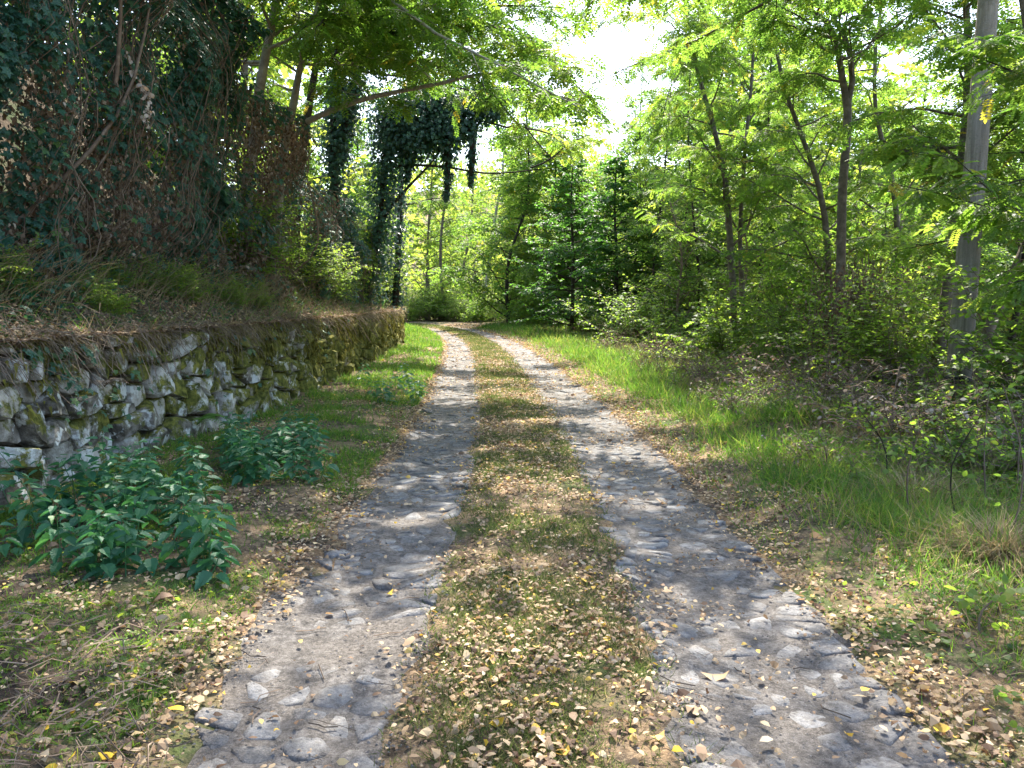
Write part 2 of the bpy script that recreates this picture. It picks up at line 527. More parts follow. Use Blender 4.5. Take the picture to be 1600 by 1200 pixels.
# ---------------------------------------------------------------- trees
class Grow:
    def __init__(s, seed):
        s.g = np.random.default_rng(seed); s.tubes = []; s.P = []; s.D = []; s.W = []

    def limb(s, P, r, sides=6):
        s.tubes.append(tube(P, r, sides))

    def twig_leaves(s, path, spacing, spread=.9, droop=.35, t0=0.15):
        d = np.diff(path, axis=0); L = np.linalg.norm(d, axis=1).sum()
        n = max(2, int(L / spacing))
        t = t0 + (1 - t0) * (np.arange(n) + s.g.random(n)) / n
        q = t * (len(path) - 1); i = np.minimum(q.astype(int), len(path) - 2); f = (q - i)[:, None]
        pos = path[i] * (1 - f) + path[i + 1] * f
        dr = d[i] / (np.linalg.norm(d[i], axis=1, keepdims=True) + 1e-9)
        side = np.cross(dr, [0, 0, 1.0]); side /= np.linalg.norm(side, axis=1, keepdims=True) + 1e-6
        sg = np.where(np.arange(n) % 2 == 0, 1, -1)[:, None]
        D = dr * .45 + side * sg * spread + unit(n, s.g) * .45 + np.array([0, 0, -droop])
        s.P.append(pos); s.D.append(D)

    def branch(s, p0, d0, L, r, nsub, subL, spacing, droop=.25, lift=.1, sub=True, leafy=True):
        n = 6
        d = d0 / np.linalg.norm(d0); p = np.array(p0, float); path = [p.copy()]
        for k in range(n - 1):
            d = d + s.g.normal(size=3) * .13 + np.array([0, 0, lift if k < 2 else -droop * k / n])
            d /= np.linalg.norm(d)
            p = p + d * L / (n - 1); path.append(p.copy())
        path = np.array(path)
        s.limb(path, np.linspace(r, max(r * .25, .003), n), 5 if r > .012 else 3)
        for k in range(nsub):
            t = .22 + .78 * (k + s.g.random()) / nsub
            q = t * (n - 1); i = min(int(q), n - 2); b = path[i] + (path[i + 1] - path[i]) * (q - i)
            dd = path[i + 1] - path[i]; dd /= np.linalg.norm(dd)
            sd = np.cross(dd, [0, 0, 1.0]); sd /= np.linalg.norm(sd) + 1e-6
            v = dd * .7 + sd * (1 if k % 2 else -1) * s.g.uniform(.5, 1.1) + s.g.normal(size=3) * .28 + np.array([0, 0, .05])
            l2 = subL * s.g.uniform(.6, 1.2) * (1.15 - .5 * t)
            m = 4; pp = [b]; v /= np.linalg.norm(v)
            for _ in range(m - 1):
                v = v + s.g.normal(size=3) * .12 + np.array([0, 0, -droop * .5]); v /= np.linalg.norm(v)
                pp.append(pp[-1] + v * l2 / (m - 1))
            pp = np.array(pp)
            s.limb(pp, np.linspace(max(r * .35, .004), .002, m), 3)
            if leafy: s.twig_leaves(pp, spacing)
        if leafy: s.twig_leaves(path[2:], spacing * 1.3)

    def crown(s, path, r0, r1, nb, t0, L, nsub, subL, spacing, elev=(0.1, .8), droop=.25, prof=None, az=None, azw=math.pi):
        n = len(path)
        s.limb(path, np.linspace(r0, r1, n) * (1 + .12 * s.g.normal(size=n) * .3), 8)
        a0 = s.g.random() * 6.28
        for k in range(nb):
            t = t0 + (1 - t0) * (k + s.g.random() * .8) / nb
            q = min(t, .999) * (n - 1); i = min(int(q), n - 2); b = path[i] + (path[i + 1] - path[i]) * (q - i)
            a = a0 + k * 2.4 + s.g.normal() * .3 if az is None else az + s.g.uniform(-azw, azw)
            e = s.g.uniform(*elev)
            d = np.array([math.cos(a) * math.cos(e), math.sin(a) * math.cos(e), math.sin(e)])
            pr = prof(t) if prof else (1.1 - .6 * (t - t0) / (1 - t0))
            rr = (r0 + (r1 - r0) * t) * .45
            s.branch(b, d, L * pr * s.g.uniform(.75, 1.15), max(.008, min(rr, .06)), nsub, subL * (.3 + .7 * min(pr, 1.1)), spacing, droop)

    def wood(s, name, mat, origin=(0, 0, 0)):
        V, F = join(s.tubes)
        return mk(name, V - np.array(origin), F, mat, smooth=True)

    def leaves(s, name, mat, tmpl, scale=(.8, 1.25), origin=(0, 0, 0), tilt=.35, yellow=.03, keep=None):
        P = np.concatenate(s.P); D = np.concatenate(s.D)
        if keep is not None:
            k = keep(P); P, D = P[k], D[k]
        n = len(P)
        up = np.array([[0, 0, 1.0]]).repeat(n, 0) + s.g.normal(size=(n, 3)) * tilt
        T, F = tmpl
        V, FF, tt = scatter(T, F, P - np.array(origin), frames(D, up), s.g.uniform(scale[0], scale[1], n), np.clip(.42 + .17 * s.g.normal(size=n) + .25 * (fbm(P[:, 0] + P[:, 2], P[:, 1], 1.5, 4) - .5), 0, .85) + (s.g.random(n) < yellow) * .5)
        return mk(name, V, FF, mat, np.clip(tt, 0, 1))


def plant_tree(name, base, g, bark, leafm, tmpl, label, cat='tree', group=None, **k):
    base = tuple(float(b) for b in base)
    root = tag(empty(name, base), label, cat, group)
    link('trunk', g.wood('trunk', bark, base), root)
    if g.P: link('crown', g.leaves('crown', leafm, tmpl, origin=base, **k), root)
    return root


def copy_tree(root, loc, rz, sc, label=None):
    r = root.copy(); C.objects.link(r)
    r.location = loc; r.rotation_euler = (0, 0, rz); r.scale = (sc, sc, sc * random.uniform(.92, 1.1))
    if label: r['label'] = label
    for ch in root.children:
        c = ch.copy(); C.objects.link(c); c.parent = r
    return r


# ================================================================ GROUND
def axis(fine0, fine1, step, lo, hi, gr=1.22):
    a = list(np.arange(fine0, fine1 + 1e-6, step)); s = step
    while a[-1] < hi: s *= gr; a.append(a[-1] + s)
    s = step
    while a[0] > lo: s *= gr; a.insert(0, a[0] - s)
    return np.array(a)


xs = axis(-4.4, 7.2, .11, -500, 600, 1.13); ys = axis(1.2, 15, .11, -200, 900, 1.06)
X, Y = np.meshgrid(xs, ys)
Z = gz(X.ravel(), Y.ravel())
s_, _l = sl(X.ravel(), Y.ravel())
nx, ny = len(xs), len(ys)
i = np.arange(ny - 1)[:, None] * nx + np.arange(nx - 1)[None]
F = np.stack([i, i + 1, i + nx + 1, i + nx], 2).reshape(-1, 4)
ground = link('ground', mk('ground', np.stack([X.ravel(), Y.ravel(), Z], 1), F, M['ground'], smooth=True))
tag(ground, kind='structure')


def strip(name, lo, hi, mat, seed):
    L = np.concatenate([np.arange(0, 16, .09), np.arange(16, 75, .4)])
    k = 13
    V = []
    for l in L:
        w = (fbm(np.array([l]), np.array([0.]), .7, seed)[0] - .5) * .42 + (fbm(np.array([l]), np.array([3.]), .22, seed + 2)[0] - .5) * .16
        w2 = (fbm(np.array([l]), np.array([0.]), .8, seed + 5)[0] - .5) * .42 + (fbm(np.array([l]), np.array([5.]), .22, seed + 7)[0] - .5) * .16
        ss = np.linspace(lo + w, hi + w2, k)
        x, y = xy_of(ss, np.full(k, l))
        z = gz(x, y, ss)
        e = np.minimum(np.arange(k), np.arange(k)[::-1])
        z = z + np.where(e == 0, -.02, np.where(e == 1, .002, .010)) + (fbm(x, y, .16, seed + 9) - .5) * .014
        V.append(np.stack([x, y, z], 1))
    V = np.concatenate(V); n = len(L)
    i = np.arange(n - 1)[:, None] * k + np.arange(k - 1)[None]
    return mk(name, V, np.stack([i, i + 1, i + k + 1, i + k], 2).reshape(-1, 4), mat, smooth=True)


track = tag(empty('path', (0, 0, 0)), kind='structure')
RUT = [(-1.34, -.56, 31), (.46, 1.34, 47)]
for lo, hi, sd in RUT:
    link('wheel_track', strip('wheel_track', lo - .05, hi + .05, M['rut'], sd), track)


# ---- polygon cells for stones
def voro(seeds, R):
    out = []
    for a, p in enumerate(seeds):
        d = np.linalg.norm(seeds - p, axis=1)
        nb = [b for b in np.argsort(d)[1:22] if d[b] < R]
        poly = [np.array(q) + p for q in ((-R / 2, -R / 2), (R / 2, -R / 2), (R / 2, R / 2), (-R / 2, R / 2))]
        for b in nb:
            m = (p + seeds[b]) / 2; nrm = seeds[b] - p
            new = []
            for k in range(len(poly)):
                A, B = poly[k], poly[(k + 1) % len(poly)]
                da, db = (A - m) @ nrm, (B - m) @ nrm
                if da <= 0: new.append(A)
                if (da < 0) != (db < 0) and da != db: new.append(A + (B - A) * da / (da - db))
            poly = new
            if len(poly) < 3: break
        out.append(np.array(poly) if len(poly) >= 3 else None)
    return out


def ringpoly(poly, n, g, shrink, sm=.6):
    c = poly.mean(0)
    d = np.roll(poly, -1, 0) - poly
    L = np.linalg.norm(d, axis=1); cum = np.concatenate([[0], np.cumsum(L)])
    q = (np.arange(n) + .0) / n * cum[-1]
    i = np.minimum(np.searchsorted(cum, q, side='right') - 1, len(poly) - 1)
    P = poly[i] + d[i] * ((q - cum[i]) / np.maximum(L[i], 1e-9))[:, None]
    P = P * sm + (1 - sm) / 2 * (np.roll(P, 1, 0) + np.roll(P, -1, 0))
    r = P - c
    R = np.linalg.norm(r, axis=1, keepdims=True)
    return c, c + r * (np.maximum(R - shrink, R * .6) / R) * (1 + g.normal(size=(n, 1)) * .03)


def stone_mesh(name, poly, mapf, g, mat, shrink, rings, n=10, sm=.6, tl=.05):
    """rings: (scale, out) pairs from rim to middle, then the centre's out"""
    c, P = ringpoly(poly, n, g, shrink, sm)
    V = []
    tilt = g.normal(size=2) * tl
    for sc, o in rings[:-1]:
        q = c + (P - c) * sc * (1 + g.normal(size=(n, 1)) * .03)
        oo = o + (q - c) @ tilt * (o > 0) + g.normal(size=n) * abs(rings[-1][1]) * .10
        V.append(mapf(q[:, 0], q[:, 1], oo))
    V.append(mapf(c[:1], c[1:], np.array([rings[-1][1]])))
    V = np.concatenate(V); k = len(rings) - 1
    Q = [(a * n + b, a * n + (b + 1) % n, (a + 1) * n + (b + 1) % n, (a + 1) * n + b) for a in range(k - 1) for b in range(n)]
    T = [((k - 1) * n + b, (k - 1) * n + (b + 1) % n, k * n) for b in range(n)]
    return V, np.array(Q), np.array(T)


def emit_stones(items, name, parent, mat, first, label=None, smooth=True):
    for V, Q, T in items[:first]:
        o = V.mean(0)
        me = mk(name, V, [Q, T], mat, smooth=smooth)
        link(name, me, parent)
    if items[first:]:
        Vs, Qs, Ts, k = [], [], [], 0
        for V, Q, T in items[first:]:
            Vs.append(V); Qs.append(Q + k); Ts.append(T + k); k += len(V)
        o = link(name, mk(name + '_far', np.concatenate(Vs), [np.concatenate(Qs), np.concatenate(Ts)], mat, smooth=smooth), parent)
        o['kind'] = 'stuff'


# cobbles of the two wheel tracks
g = np.random.default_rng(21)
items = []
for lo, hi, sd in RUT:
    seeds = []
    l = 1.2
    while l < 34:
        far = 1 + .03 * l
        w = g.uniform(.085, .20) * far
        x = lo + g.uniform(0, .1)
        while x < hi:
            if g.random() < .95: seeds.append((x + g.normal() * .03, l + g.normal() * .05))
            x += w * g.uniform(.7, 1.9)
        l += w * .72
    seeds = np.array(seeds)
    for p, poly in zip(seeds, voro(seeds, .6)):
        if poly is None: continue
        bur = fbm(p[:1], p[1:], .8, sd)[0]
        if bur > .70 or g.random() < .10: continue
        if not (lo + .04 < p[0] < hi - .04): continue
        poly = np.clip(poly, [lo - .03, -1], [hi + .03, 99])

        def mp(a, b, o):
            x, y = xy_of(a, b)
            return np.stack([x, y, gz(x, y, a) + o], 1)
        top = .008 + .009 * g.random() + .016 * (.5 - bur)
        items.append((p[1], stone_mesh('cobble', poly, mp, g, None, g.uniform(.003, .016), [(1, -.03), (.96, top - .009), (.80, top - .001), (0, top)], 11, .85, .07)))
items.sort(key=lambda q: q[0])
emit_stones([q[1] for q in items], 'cobble', track, M['cobble'], 300)

# ================================================================ BANK
wy = np.concatenate([np.arange(-8, 3, .5), np.arange(3, 16, .16), np.arange(16, 54, .5)])
uu = np.concatenate([[.16, .17], np.arange(.2, 2.6, .12), np.arange(2.8, 7, .4), np.arange(8, 60, 4)])
V = []
for k, u in enumerate(uu):
    b = bank(wy, np.full(len(wy), u))
    if u < .7: b[:, 2] += (fbm(wy, wy * 0, .45, 14) - .5) * .16 * (1 - u / .7)
    if k == 0: b[:, 2] = -.15
    if k == 1: b[:, 2] -= .04
    V.append(b)
V = np.concatenate(V); n = len(wy)
i = np.arange(len(uu) - 1)[:, None] * n + np.arange(n - 1)[None]
bk = link('hillside', mk('hillside', V, np.stack([i, i + 1, i + n + 1, i + n], 2).reshape(-1, 4), M['bank'], smooth=True))
tag(bk, kind='structure')

# ---- dry stone wall
wall = tag(empty('dry_stone_wall', (-3.8, 6, 0)), 'low dry stone retaining wall with lichen and moss below the overgrown bank', 'stone wall')
wall.location = (0, 0, 0)
wd = np.concatenate([[0], np.cumsum(np.linalg.norm(np.diff(WL, axis=0), axis=1))])
wt = np.gradient(WL, axis=0); wt /= np.linalg.norm(wt, axis=1, keepdims=True)
w0 = np.interp(2.0, WL[:, 1], wd)


def wmap(a, h, o):
    d = w0 + a
    x = np.interp(d, wd, WL[:, 0]); y = np.interp(d, wd, WL[:, 1]); tx = np.interp(d, wd, wt[:, 0]); ty = np.interp(d, wd, wt[:, 1])
    oo = o - .07 * h
    return np.stack([x + ty * oo, y - tx * oo, h + gz(x, y, fine=False) * .3 - .05], 1)


g = np.random.default_rng(5)
seeds = []
a = 0
WLEN = 40
h = .02
while h < 1.3:
    a = g.uniform(0, .3)
    rh = g.uniform(.22, .38)
    while a < WLEN:
        w = g.uniform(.18, .56)
        seeds.append((a + w / 2, h + rh / 2 + g.normal() * .085))
        if w > .3 and g.random() < .35: seeds[-1] = (a + w / 2, h + rh * .25); seeds.append((a + w / 2 + g.normal() * .03, h + rh * .8))
        a += w
    h += rh * .95
seeds = np.array(seeds)
items = []
for p, poly in zip(seeds, voro(seeds, 1.0)):
    if poly is None: continue
    top = WH - .03 + .34 * (vn(p[:1], p[:1] * 0, .5, 9)[0] - .5)
    poly = np.clip(poly, [-.5, -.1], [99, top])
    if np.ptp(poly[:, 1]) < .06: continue
    o = g.uniform(-.03, .07)
    if g.random() < .04: o = -.08
    b = g.uniform(.03, .09)
    items.append((p[0], stone_mesh('stone', poly, wmap, g, None, g.uniform(.004, .018), [(1.0, -.16), (1.0, o), (.84, o + b * .9), (0, o + b * 1.08)], 11, .93, .22)))
items.sort(key=lambda q: q[0])
emit_stones([q[1] for q in items], 'stone', wall, M['stone'], 300, smooth=False)

# moss and root strands hanging over the wall face
g = np.random.default_rng(8)
n = 16000
a = g.uniform(.5, 38, n) ** 1.0
hh = WH + .06 - np.abs(g.normal(size=n)) * .42
dens = sstep(.42, .62, fbm(a, hh * .35, 1.1, 6) + .008 * (a - 8) + .10 * hh - .03)
k = g.random(n) < dens
a, hh = a[k], hh[k]; n = len(a)
hh = np.clip(hh, .1, 2)
P0 = wmap(a, hh, g.uniform(.03, .12, n))
D = np.stack([g.normal(size=n) * .25 + .12, g.normal(size=n) * .25, -np.ones(n)], 1)
Tm = np.array([(-.16, 0, 0), (.16, 0, 0), (.10, .6, .1), (0, 1, .0)], float); Fm = np.array([(0, 1, 2), (0, 2, 3)])
V, FF, tt = scatter(Tm, Fm, P0, frames(D, np.array([[1., 0, 0]]).repeat(n, 0) + unit(n, g) * .5), np.stack([g.uniform(.06, .16, n), g.uniform(.04, .15, n), np.full(n, .1)], 1), np.clip(.5 + .25 * g.normal(size=n), 0, 1))
o = link('moss', mk('moss', V, FF, M['moss'], tt), wall); o['kind'] = 'stuff'

n = 420
a = np.concatenate([g.uniform(2.6, 5.2, 260), g.uniform(5, 14, 160)]); hh = np.clip(WH - np.abs(g.normal(size=n)) * .35, .3, 2)
k = g.random(n) < sstep(.42, .6, fbm(a, hh, .45, 63)) + .03; a, hh = a[k], hh[k]; n = len(a)
V, FF, tt = scatter(T_LOBE, F_LOBE, wmap(a, hh, g.uniform(.06, .16, n)), frames(np.stack([g.normal(size=n) * .4 + .4, g.normal(size=n) * .5, -np.ones(n) * .8], 1), np.array([[1., -.2, .5]]).repeat(n, 0) + unit(n, g) * .4), g.uniform(.04, .085, n), np.clip(.5 + .2 * g.normal(size=n), 0, 1))
o = link('creeper_leaves', mk('creeper_leaves', V, FF, M['vine'], tt), wall); o['kind'] = 'stuff'

# ================================================================ VINE THICKETS on the bank
def curtain(seed, y0, y1, ztop, label, dead, green, teal=True, x0=1.15, lean=.10):
    g = np.random.default_rng(seed)
    yc = (y0 + y1) / 2
    base = bank(yc, x0)[0]
    root = tag(empty('vine_thicket', base.tolist()), label, 'thicket', 'vine thickets along the bank')

    def face(y, t):
        """surface of the thicket: t 0 at its foot, 1 at its top"""
        b = bank(y, np.full(len(y), x0))
        z = b[:, 2] + (ztop - b[:, 2]) * t
        bul = 1.25 * (fbm(y * 1.0, z * .9, 1.6, seed) - .5) + .9 * (fbm(y, z, .5, seed + 3) - .5)
        end = 1.6 * (1 - sstep(0, .9, np.minimum(y - y0, y1 - y) + .35)) ** 2
        x = b[:, 0] - BD[0] * lean * (z - 1.5) + bul - end - .35 * sstep(.85, 1, t)
        return np.stack([x, b[:, 1], z], 1)
    area = (y1 - y0) * (ztop - 1.5)
    # green leaves
    n = int(area * green * 2.7)
    y = g.uniform(y0, y1, n); t = g.random(n) ** .9
    m = fbm(y, t * 5, 1.0, seed + 20)
    k = g.random(n) < sstep(.40, .57, m) + .14
    y, t = y[k], t[k]; n = len(y)
    P = face(y, t) + np.stack([-np.abs(g.normal(size=n)) * .22 + .06, g.normal(size=n) * .05, g.normal(size=n) * .05], 1)
    D = np.stack([g.normal(size=n) * .5 + .55, g.normal(size=n) * .5 - .25, g.normal(size=n) * .35 - .75], 1)
    up = np.stack([np.full(n, .9), np.full(n, -.5), np.full(n, .6)], 1) + g.normal(size=(n, 3)) * .35
    V, FF, tt = scatter(T_LOBE, F_LOBE, P - base, frames(D, up), g.uniform(.05, .11, n), np.clip(.36 + .26 * g.normal(size=n), 0, 1))
    o = link('leaves', mk('leaves', V, FF, M['vine'] if teal else M['bush'], tt), root)
    # dead leaves
    n = int(area * dead * 2.6)
    y = g.uniform(y0, y1, n); t = g.random(n) ** 1.0
    m = fbm(y, t * 5, 1.0, seed + 20)
    k = g.random(n) < 1.1 - sstep(.42, .62, m)
    y, t = y[k], t[k]; n = len(y)
    P = face(y, t) + np.stack([-np.abs(g.normal(size=n)) * .3, g.normal(size=n) * .06, g.normal(size=n) * .06], 1)
    D = np.stack([g.normal(size=n) * .4, g.normal(size=n) * .4, -np.ones(n)], 1)
    V, FF, tt = scatter(T_OVAL * np.array([1, 1, 3.0]), F_OVAL, P - base, frames(D, unit(n, g) + np.array([.5, -.3, 0])), g.uniform(.03, .08, n), np.clip(.38 + .22 * g.normal(size=n), 0, 1))
    o = link('dead_leaves', mk('dead_leaves', V, FF, M['dead'], tt), root)
    # hanging stems, each a bent strand
    tb = []
    for _ in range(int(area * 15)):
        y = g.uniform(y0 + .1, y1 - .1); t1 = g.uniform(.2, 1.0); t2 = max(0, t1 - g.uniform(.15, .6)); m = 7
        yy = y + np.cumsum(g.normal(size=m) * .07) + np.linspace(0, g.normal() * .35, m)
        yy = np.clip(yy, y0, y1)
        Pp = face(yy, np.linspace(t1, t2, m)); Pp[:, 0] += g.normal() * .12 - .05 + np.sin(np.linspace(0, 3, m)) * g.uniform(-.05, .22)
        r = g.choice([.0025, .004, .006, .010])
        tb.append(tube(Pp - base, np.linspace(r, r * .5, m), 3))
    # woody limbs leaning through it
    for _ in range(int(3 + area * .12)):
        y = g.uniform(y0 + .2, y1 - .2)
        b = bank(y, x0 + .5)[0] - base; e = face(np.array([np.clip(y + g.normal() * .9, y0, y1)]), np.array([g.uniform(.6, 1)]))[0] - base
        mid = (b + e) / 2 + g.normal(size=3) * .25
        tb.append(tube(smoothpath([b, mid, e], 9), np.linspace(g.uniform(.025, .05), .01, 9), 6))
    V, FF = join(tb)
    link('stems', mk('stems', V, FF, M['twig'], smooth=True), root)
    return root


curtain(101, 4.2, 7.9, 5.4, 'dark thicket of green vines and bare stems above the near end of the wall', 230, 420)
curtain(117, 7.7, 10.4, 6.3, 'brown thicket of dead hanging vine leaves and tangled stems above the wall', 560, 230)
curtain(131, 10.2, 13.2, 6.8, 'thicket with a cascade of dark teal leaves hanging down to the bank grass', 260, 430)
curtain(149, 13.0, 16.8, 5.2, 'reddish brown dead thicket under the two pale slanting trunks', 520, 110, x0=1.0)
curtain(163, 16.6, 21.5, 4.2, 'bramble thicket with shiny pale leaves at the far end of the bank', 160, 330, x0=.9, lean=.05)
curtain(177, 21.3, 29.0, 3.8, 'green leafy thicket at the foot of the ivy covered trees', 110, 300, teal=False, x0=.7, lean=.03)
curtain(191, 28.8, 38.0, 2.8, 'green thicket above the mossy far end of the wall', 90, 240, teal=False, x0=.7, lean=.0)

# tall straw and herbs at the foot of the thickets
g = np.random.default_rng(233)
tb = []
for _ in range(900):
    w = 4.2 * (20 / 4.2) ** g.random(); p = bank(w, g.uniform(.5, 1.7))[0]; L = g.uniform(.3, .95)
    d = np.array([g.uniform(-.2, .55), g.normal() * .45, 1.0]); d /= np.linalg.norm(d)
    tb.append(tube(np.array([p + d * L * t + np.array([.28, g.normal() * .1, -.35]) * L * t * t for t in (0, .4, .75, 1)]), np.array([.003, .0025, .002, .001]), 3))
V, FF = join(tb)
tag(link('straw', mk('straw', V, FF, M['straw'], np.full(len(V), .6))), 'long pale straw stalks standing at the foot of the thickets', 'straw', kind='stuff')
# a pale dried sprig hanging in the brown thicket, and a bleached snapped stub beside it
def facept(q, r): return px(q, r, 8.9) 
root = tag(empty('dried_sprig', facept(205, 20).tolist()), 'pale dried sprig of withered leaves hanging in the brown thicket', 'dried sprig')
pth = smoothpath([px(160, 15, 8.9), px(190, 70, 8.85), px(212, 120, 8.8), px(232, 150, 8.8), px(228, 185, 8.8)], 24) - facept(205, 20)
V, F = tube(pth, .004, 4); link('stem', mk('stem', V, F, M['twig']), root)
n = 90; ii = g.integers(0, 24, n)
V, FF, tt = scatter(T_OVAL * [1.2, 1, 3.0], F_OVAL, pth[ii] + g.normal(size=(n, 3)) * .02, frames(np.stack([g.normal(size=n) * .6, g.normal(size=n) * .6, -np.ones(n)], 1), unit(n, g)), g.uniform(.04, .08, n), np.full(n, .98))
link('dead_leaves', mk('dead_leaves', V, FF, M['dead'], tt), root)

# ================================================================ HERO TREES
def P_(l, Y): return np.array([px(a, b, Y) for a, b in l])


def gbase(p):
    return np.array([p[0], p[1], gz(p[0], p[1])[0] - .05])


RIGHT = 'robinias on the right verge'
# T1 multi-stemmed tree
G = Grow(201); b = gbase(px(1145, 560, 19.5))
G.crown(smoothpath([b, px(1146, 470, 19.5), px(1141, 388, 19.5), px(1136, 300, 19.6), px(1118, 210, 19.8), px(1085, 90, 20.2), px(1060, -60, 20.5)], 16), .10, .03, 30, .22, 2.1, 8, .8, .075, elev=(0, .9))
G.crown(smoothpath([b + [.05, .1, 0], px(1160, 470, 19.7), px(1156, 380, 19.8), px(1164, 236, 20.2), px(1175, 120, 20.5), px(1180, -40, 20.8)], 14), .075, .025, 30, .3, 2.0, 8, .8, .075, elev=(0, .9))
for q in (px(1030, 50, 18), px(1060, 110, 18), px(1085, 20, 17), px(1010, 190, 19), px(1035, 140, 18.5), px(1055, -20, 16), px(1100, 90, 18)):
    st = px(1085, 90, 20.2)
    G.branch(st, q - st + [0, 0, .4], np.linalg.norm(q - st) * 1.15, .02, 12, .8, .07, droop=.2, lift=.05)
plant_tree('robinia_tree', b, G, M['bark'], M['robinia'], TP_MID, 'multi stemmed robinia rising from the verge where the bright grass ends', group=RIGHT)
# T2 forked trunk
G = Grow(202); b = gbase(px(1313, 600, 15))
G.limb(smoothpath([b, px(1311, 500, 15), px(1314, 400, 15), px(1316, 300, 15), px(1324, 200, 15), px(1324, 162, 15)], 12), np.linspace(.10, .075, 12), 9)
G.crown(smoothpath([px(1324, 166, 15), px(1314, 110, 15), px(1306, 60, 15), px(1292, 35, 14.9), px(1255, 10, 14.7), px(1150, -40, 14.2)], 10), .07, .02, 20, .1, 1.9, 7, .75, .07, elev=(-.2, .9))
G.crown(smoothpath([px(1324, 166, 15), px(1332, 120, 15), px(1322, 60, 15.2), px(1300, 30, 15.3), px(1350, -30, 15.5), px(1370, -140, 15.6)], 10), .06, .02, 20, .1, 1.9, 7, .75, .07, elev=(-.2, .9))
plant_tree('robinia_tree', b, G, M['bark'], M['robinia'], TP_MID, 'tall robinia with its trunk forked like a wishbone high up', group=RIGHT)
# T3 leaning
G = Grow(203); b = gbase(px(1300, 590, 17))
G.crown(smoothpath([b, px(1296, 450, 17), px(1286, 320, 17), px(1256, 220, 17), px(1236, 170, 17), px(1215, 90, 17.2), px(1195, -30, 17.5)], 14), .085, .025, 30, .2, 1.9, 7, .8, .07, elev=(-.1, .9))
plant_tree('robinia_tree', b, G, M['bark'], M['robinia'], TP_MID, 'slim robinia leaning left behind the forked trunk', group=RIGHT)
# T4
G = Grow(204); b = gbase(px(1405, 560, 18))
G.crown(smoothpath([b, px(1404, 420, 18), px(1397, 300, 18), px(1376, 210, 18), px(1366, 150, 18), px(1372, 40, 18), px(1400, -90, 18)], 14), .085, .025, 30, .18, 2.0, 7, .8, .07, elev=(-.1, .9))
plant_tree('robinia_tree', b, G, M['bark'], M['robinia'], TP_MID, 'slim robinia between the forked trunk and the concrete pole', group=RIGHT)
# T5 trunk behind the pole
G = Grow(205); b = gbase(px(1462, 590, 12.5))
G.crown(smoothpath([b, px(1470, 520, 12.5), px(1488, 400, 12.5), px(1497, 300, 12.5), px(1510, 180, 12.6), px(1512, 60, 12.6), px(1500, -120, 12.8)], 14), .10, .035, 32, .35, 1.9, 8, .7, .06, elev=(-.1, .9))
plant_tree('robinia_tree', b, G, M['bark'], M['robinia'], TP_MID, 'grey trunked robinia standing close behind the concrete pole', group=RIGHT)
# T6 leaning trunk right of the pole
G = Grow(206); b = gbase(px(1530, 575, 13.5))
G.crown(smoothpath([b, px(1534, 555, 13.5), px(1552, 495, 13.5), px(1578, 440, 13.5), px(1625, 330, 13.6), px(1680, 180, 13.8), px(1700, 20, 14)], 13), .10, .035, 26, .35, 2.0, 8, .75, .06, elev=(-.2, .9))
plant_tree('robinia_tree', b, G, M['bark'], M['robinia'], TP_MID, 'robinia leaning steeply out of the picture right of the pole', group=RIGHT)
# T7 thin at the edge
G = Grow(207); b = gbase(px(1570, 610, 10.5))
G.crown(smoothpath([b, px(1578, 540, 10.5), px(1592, 470, 10.5), px(1600, 400, 10.6), px(1640, 250, 10.8), px(1650, 60, 11)], 12), .05, .02, 16, .45, 1.7, 8, .7, .06, elev=(-.3, .6))
plant_tree('robinia_tree', b, G, M['bark_dark'], M['robinia'], TP_MID, 'thin dark stem at the right edge of the view with low spreading sprays', group=RIGHT)

# low spreading sprays of large leaves across the pole (a young robinia out of the frame reaches in)
G = Grow(208); b = gbase(np.array([7.2, 8.6, 0]))
G.limb(smoothpath([b, b + [-.1, 0, 1.2], b + [-.25, .05, 2.4], b + [-.2, .1, 3.6], b + [0, .2, 5.6]], 10), np.linspace(.07, .02, 10), 7)
for (q, w, L) in ((px(1500, 355, 7.9), 2.2, 2.4), (px(1420, 350, 8.4), 2.0, 2.6), (px(1590, 400, 7.6), 2.0, 1.6), (px(1330, 325, 9.5), 2.3, 3.2), (px(1500, 60, 8.2), 3.6, 2.2), (px(1570, 160, 8.0), 3.3, 1.6), (px(1440, 15, 8.4), 4.2, 2.4)):
    st = b + [-.22, .05, w]
    G.branch(st, q - st, np.linalg.norm(q - st), .018, 12, .7, .05, droop=.1, lift=0)
plant_tree('young_robinia', b, G, M['bark_dark'], M['robinia'], TP_NEAR, 'young robinia at the right edge whose flat leafy sprays cross in front of the pole', group=RIGHT)

# dark conical trees right of the bend
def dark_cone(seed, p, H, W, label):
    G = Grow(seed); b = gbase(p)
    path = smoothpath([b, b + [.05, 0, H * .4], b + [-.05, .1, H * .75], b + [0, 0, H]], 12)
    G.crown(path, .11, .02, 80, .08, W, 11, .8, .06, elev=(-.05, .35), droop=.12, prof=lambda t: min(1.15, .5 + t * 2) * (1.12 - t))
    return plant_tree('hornbeam_tree', b, G, M['bark_dark'], M['dark_leaf'], diamond(.15), label, group='dark conical trees beyond the verge', scale=(.8, 1.3), tilt=.3, yellow=0)


dark_cone(211, px(893, 520, 34), 7.6, 3.0, 'dark green conical tree with tiered branches at the bend, first one right of the track')
dark_cone(212, px(960, 522, 31), 7.0, 2.4, 'second dark green tiered tree, right beside the first one at the bend')

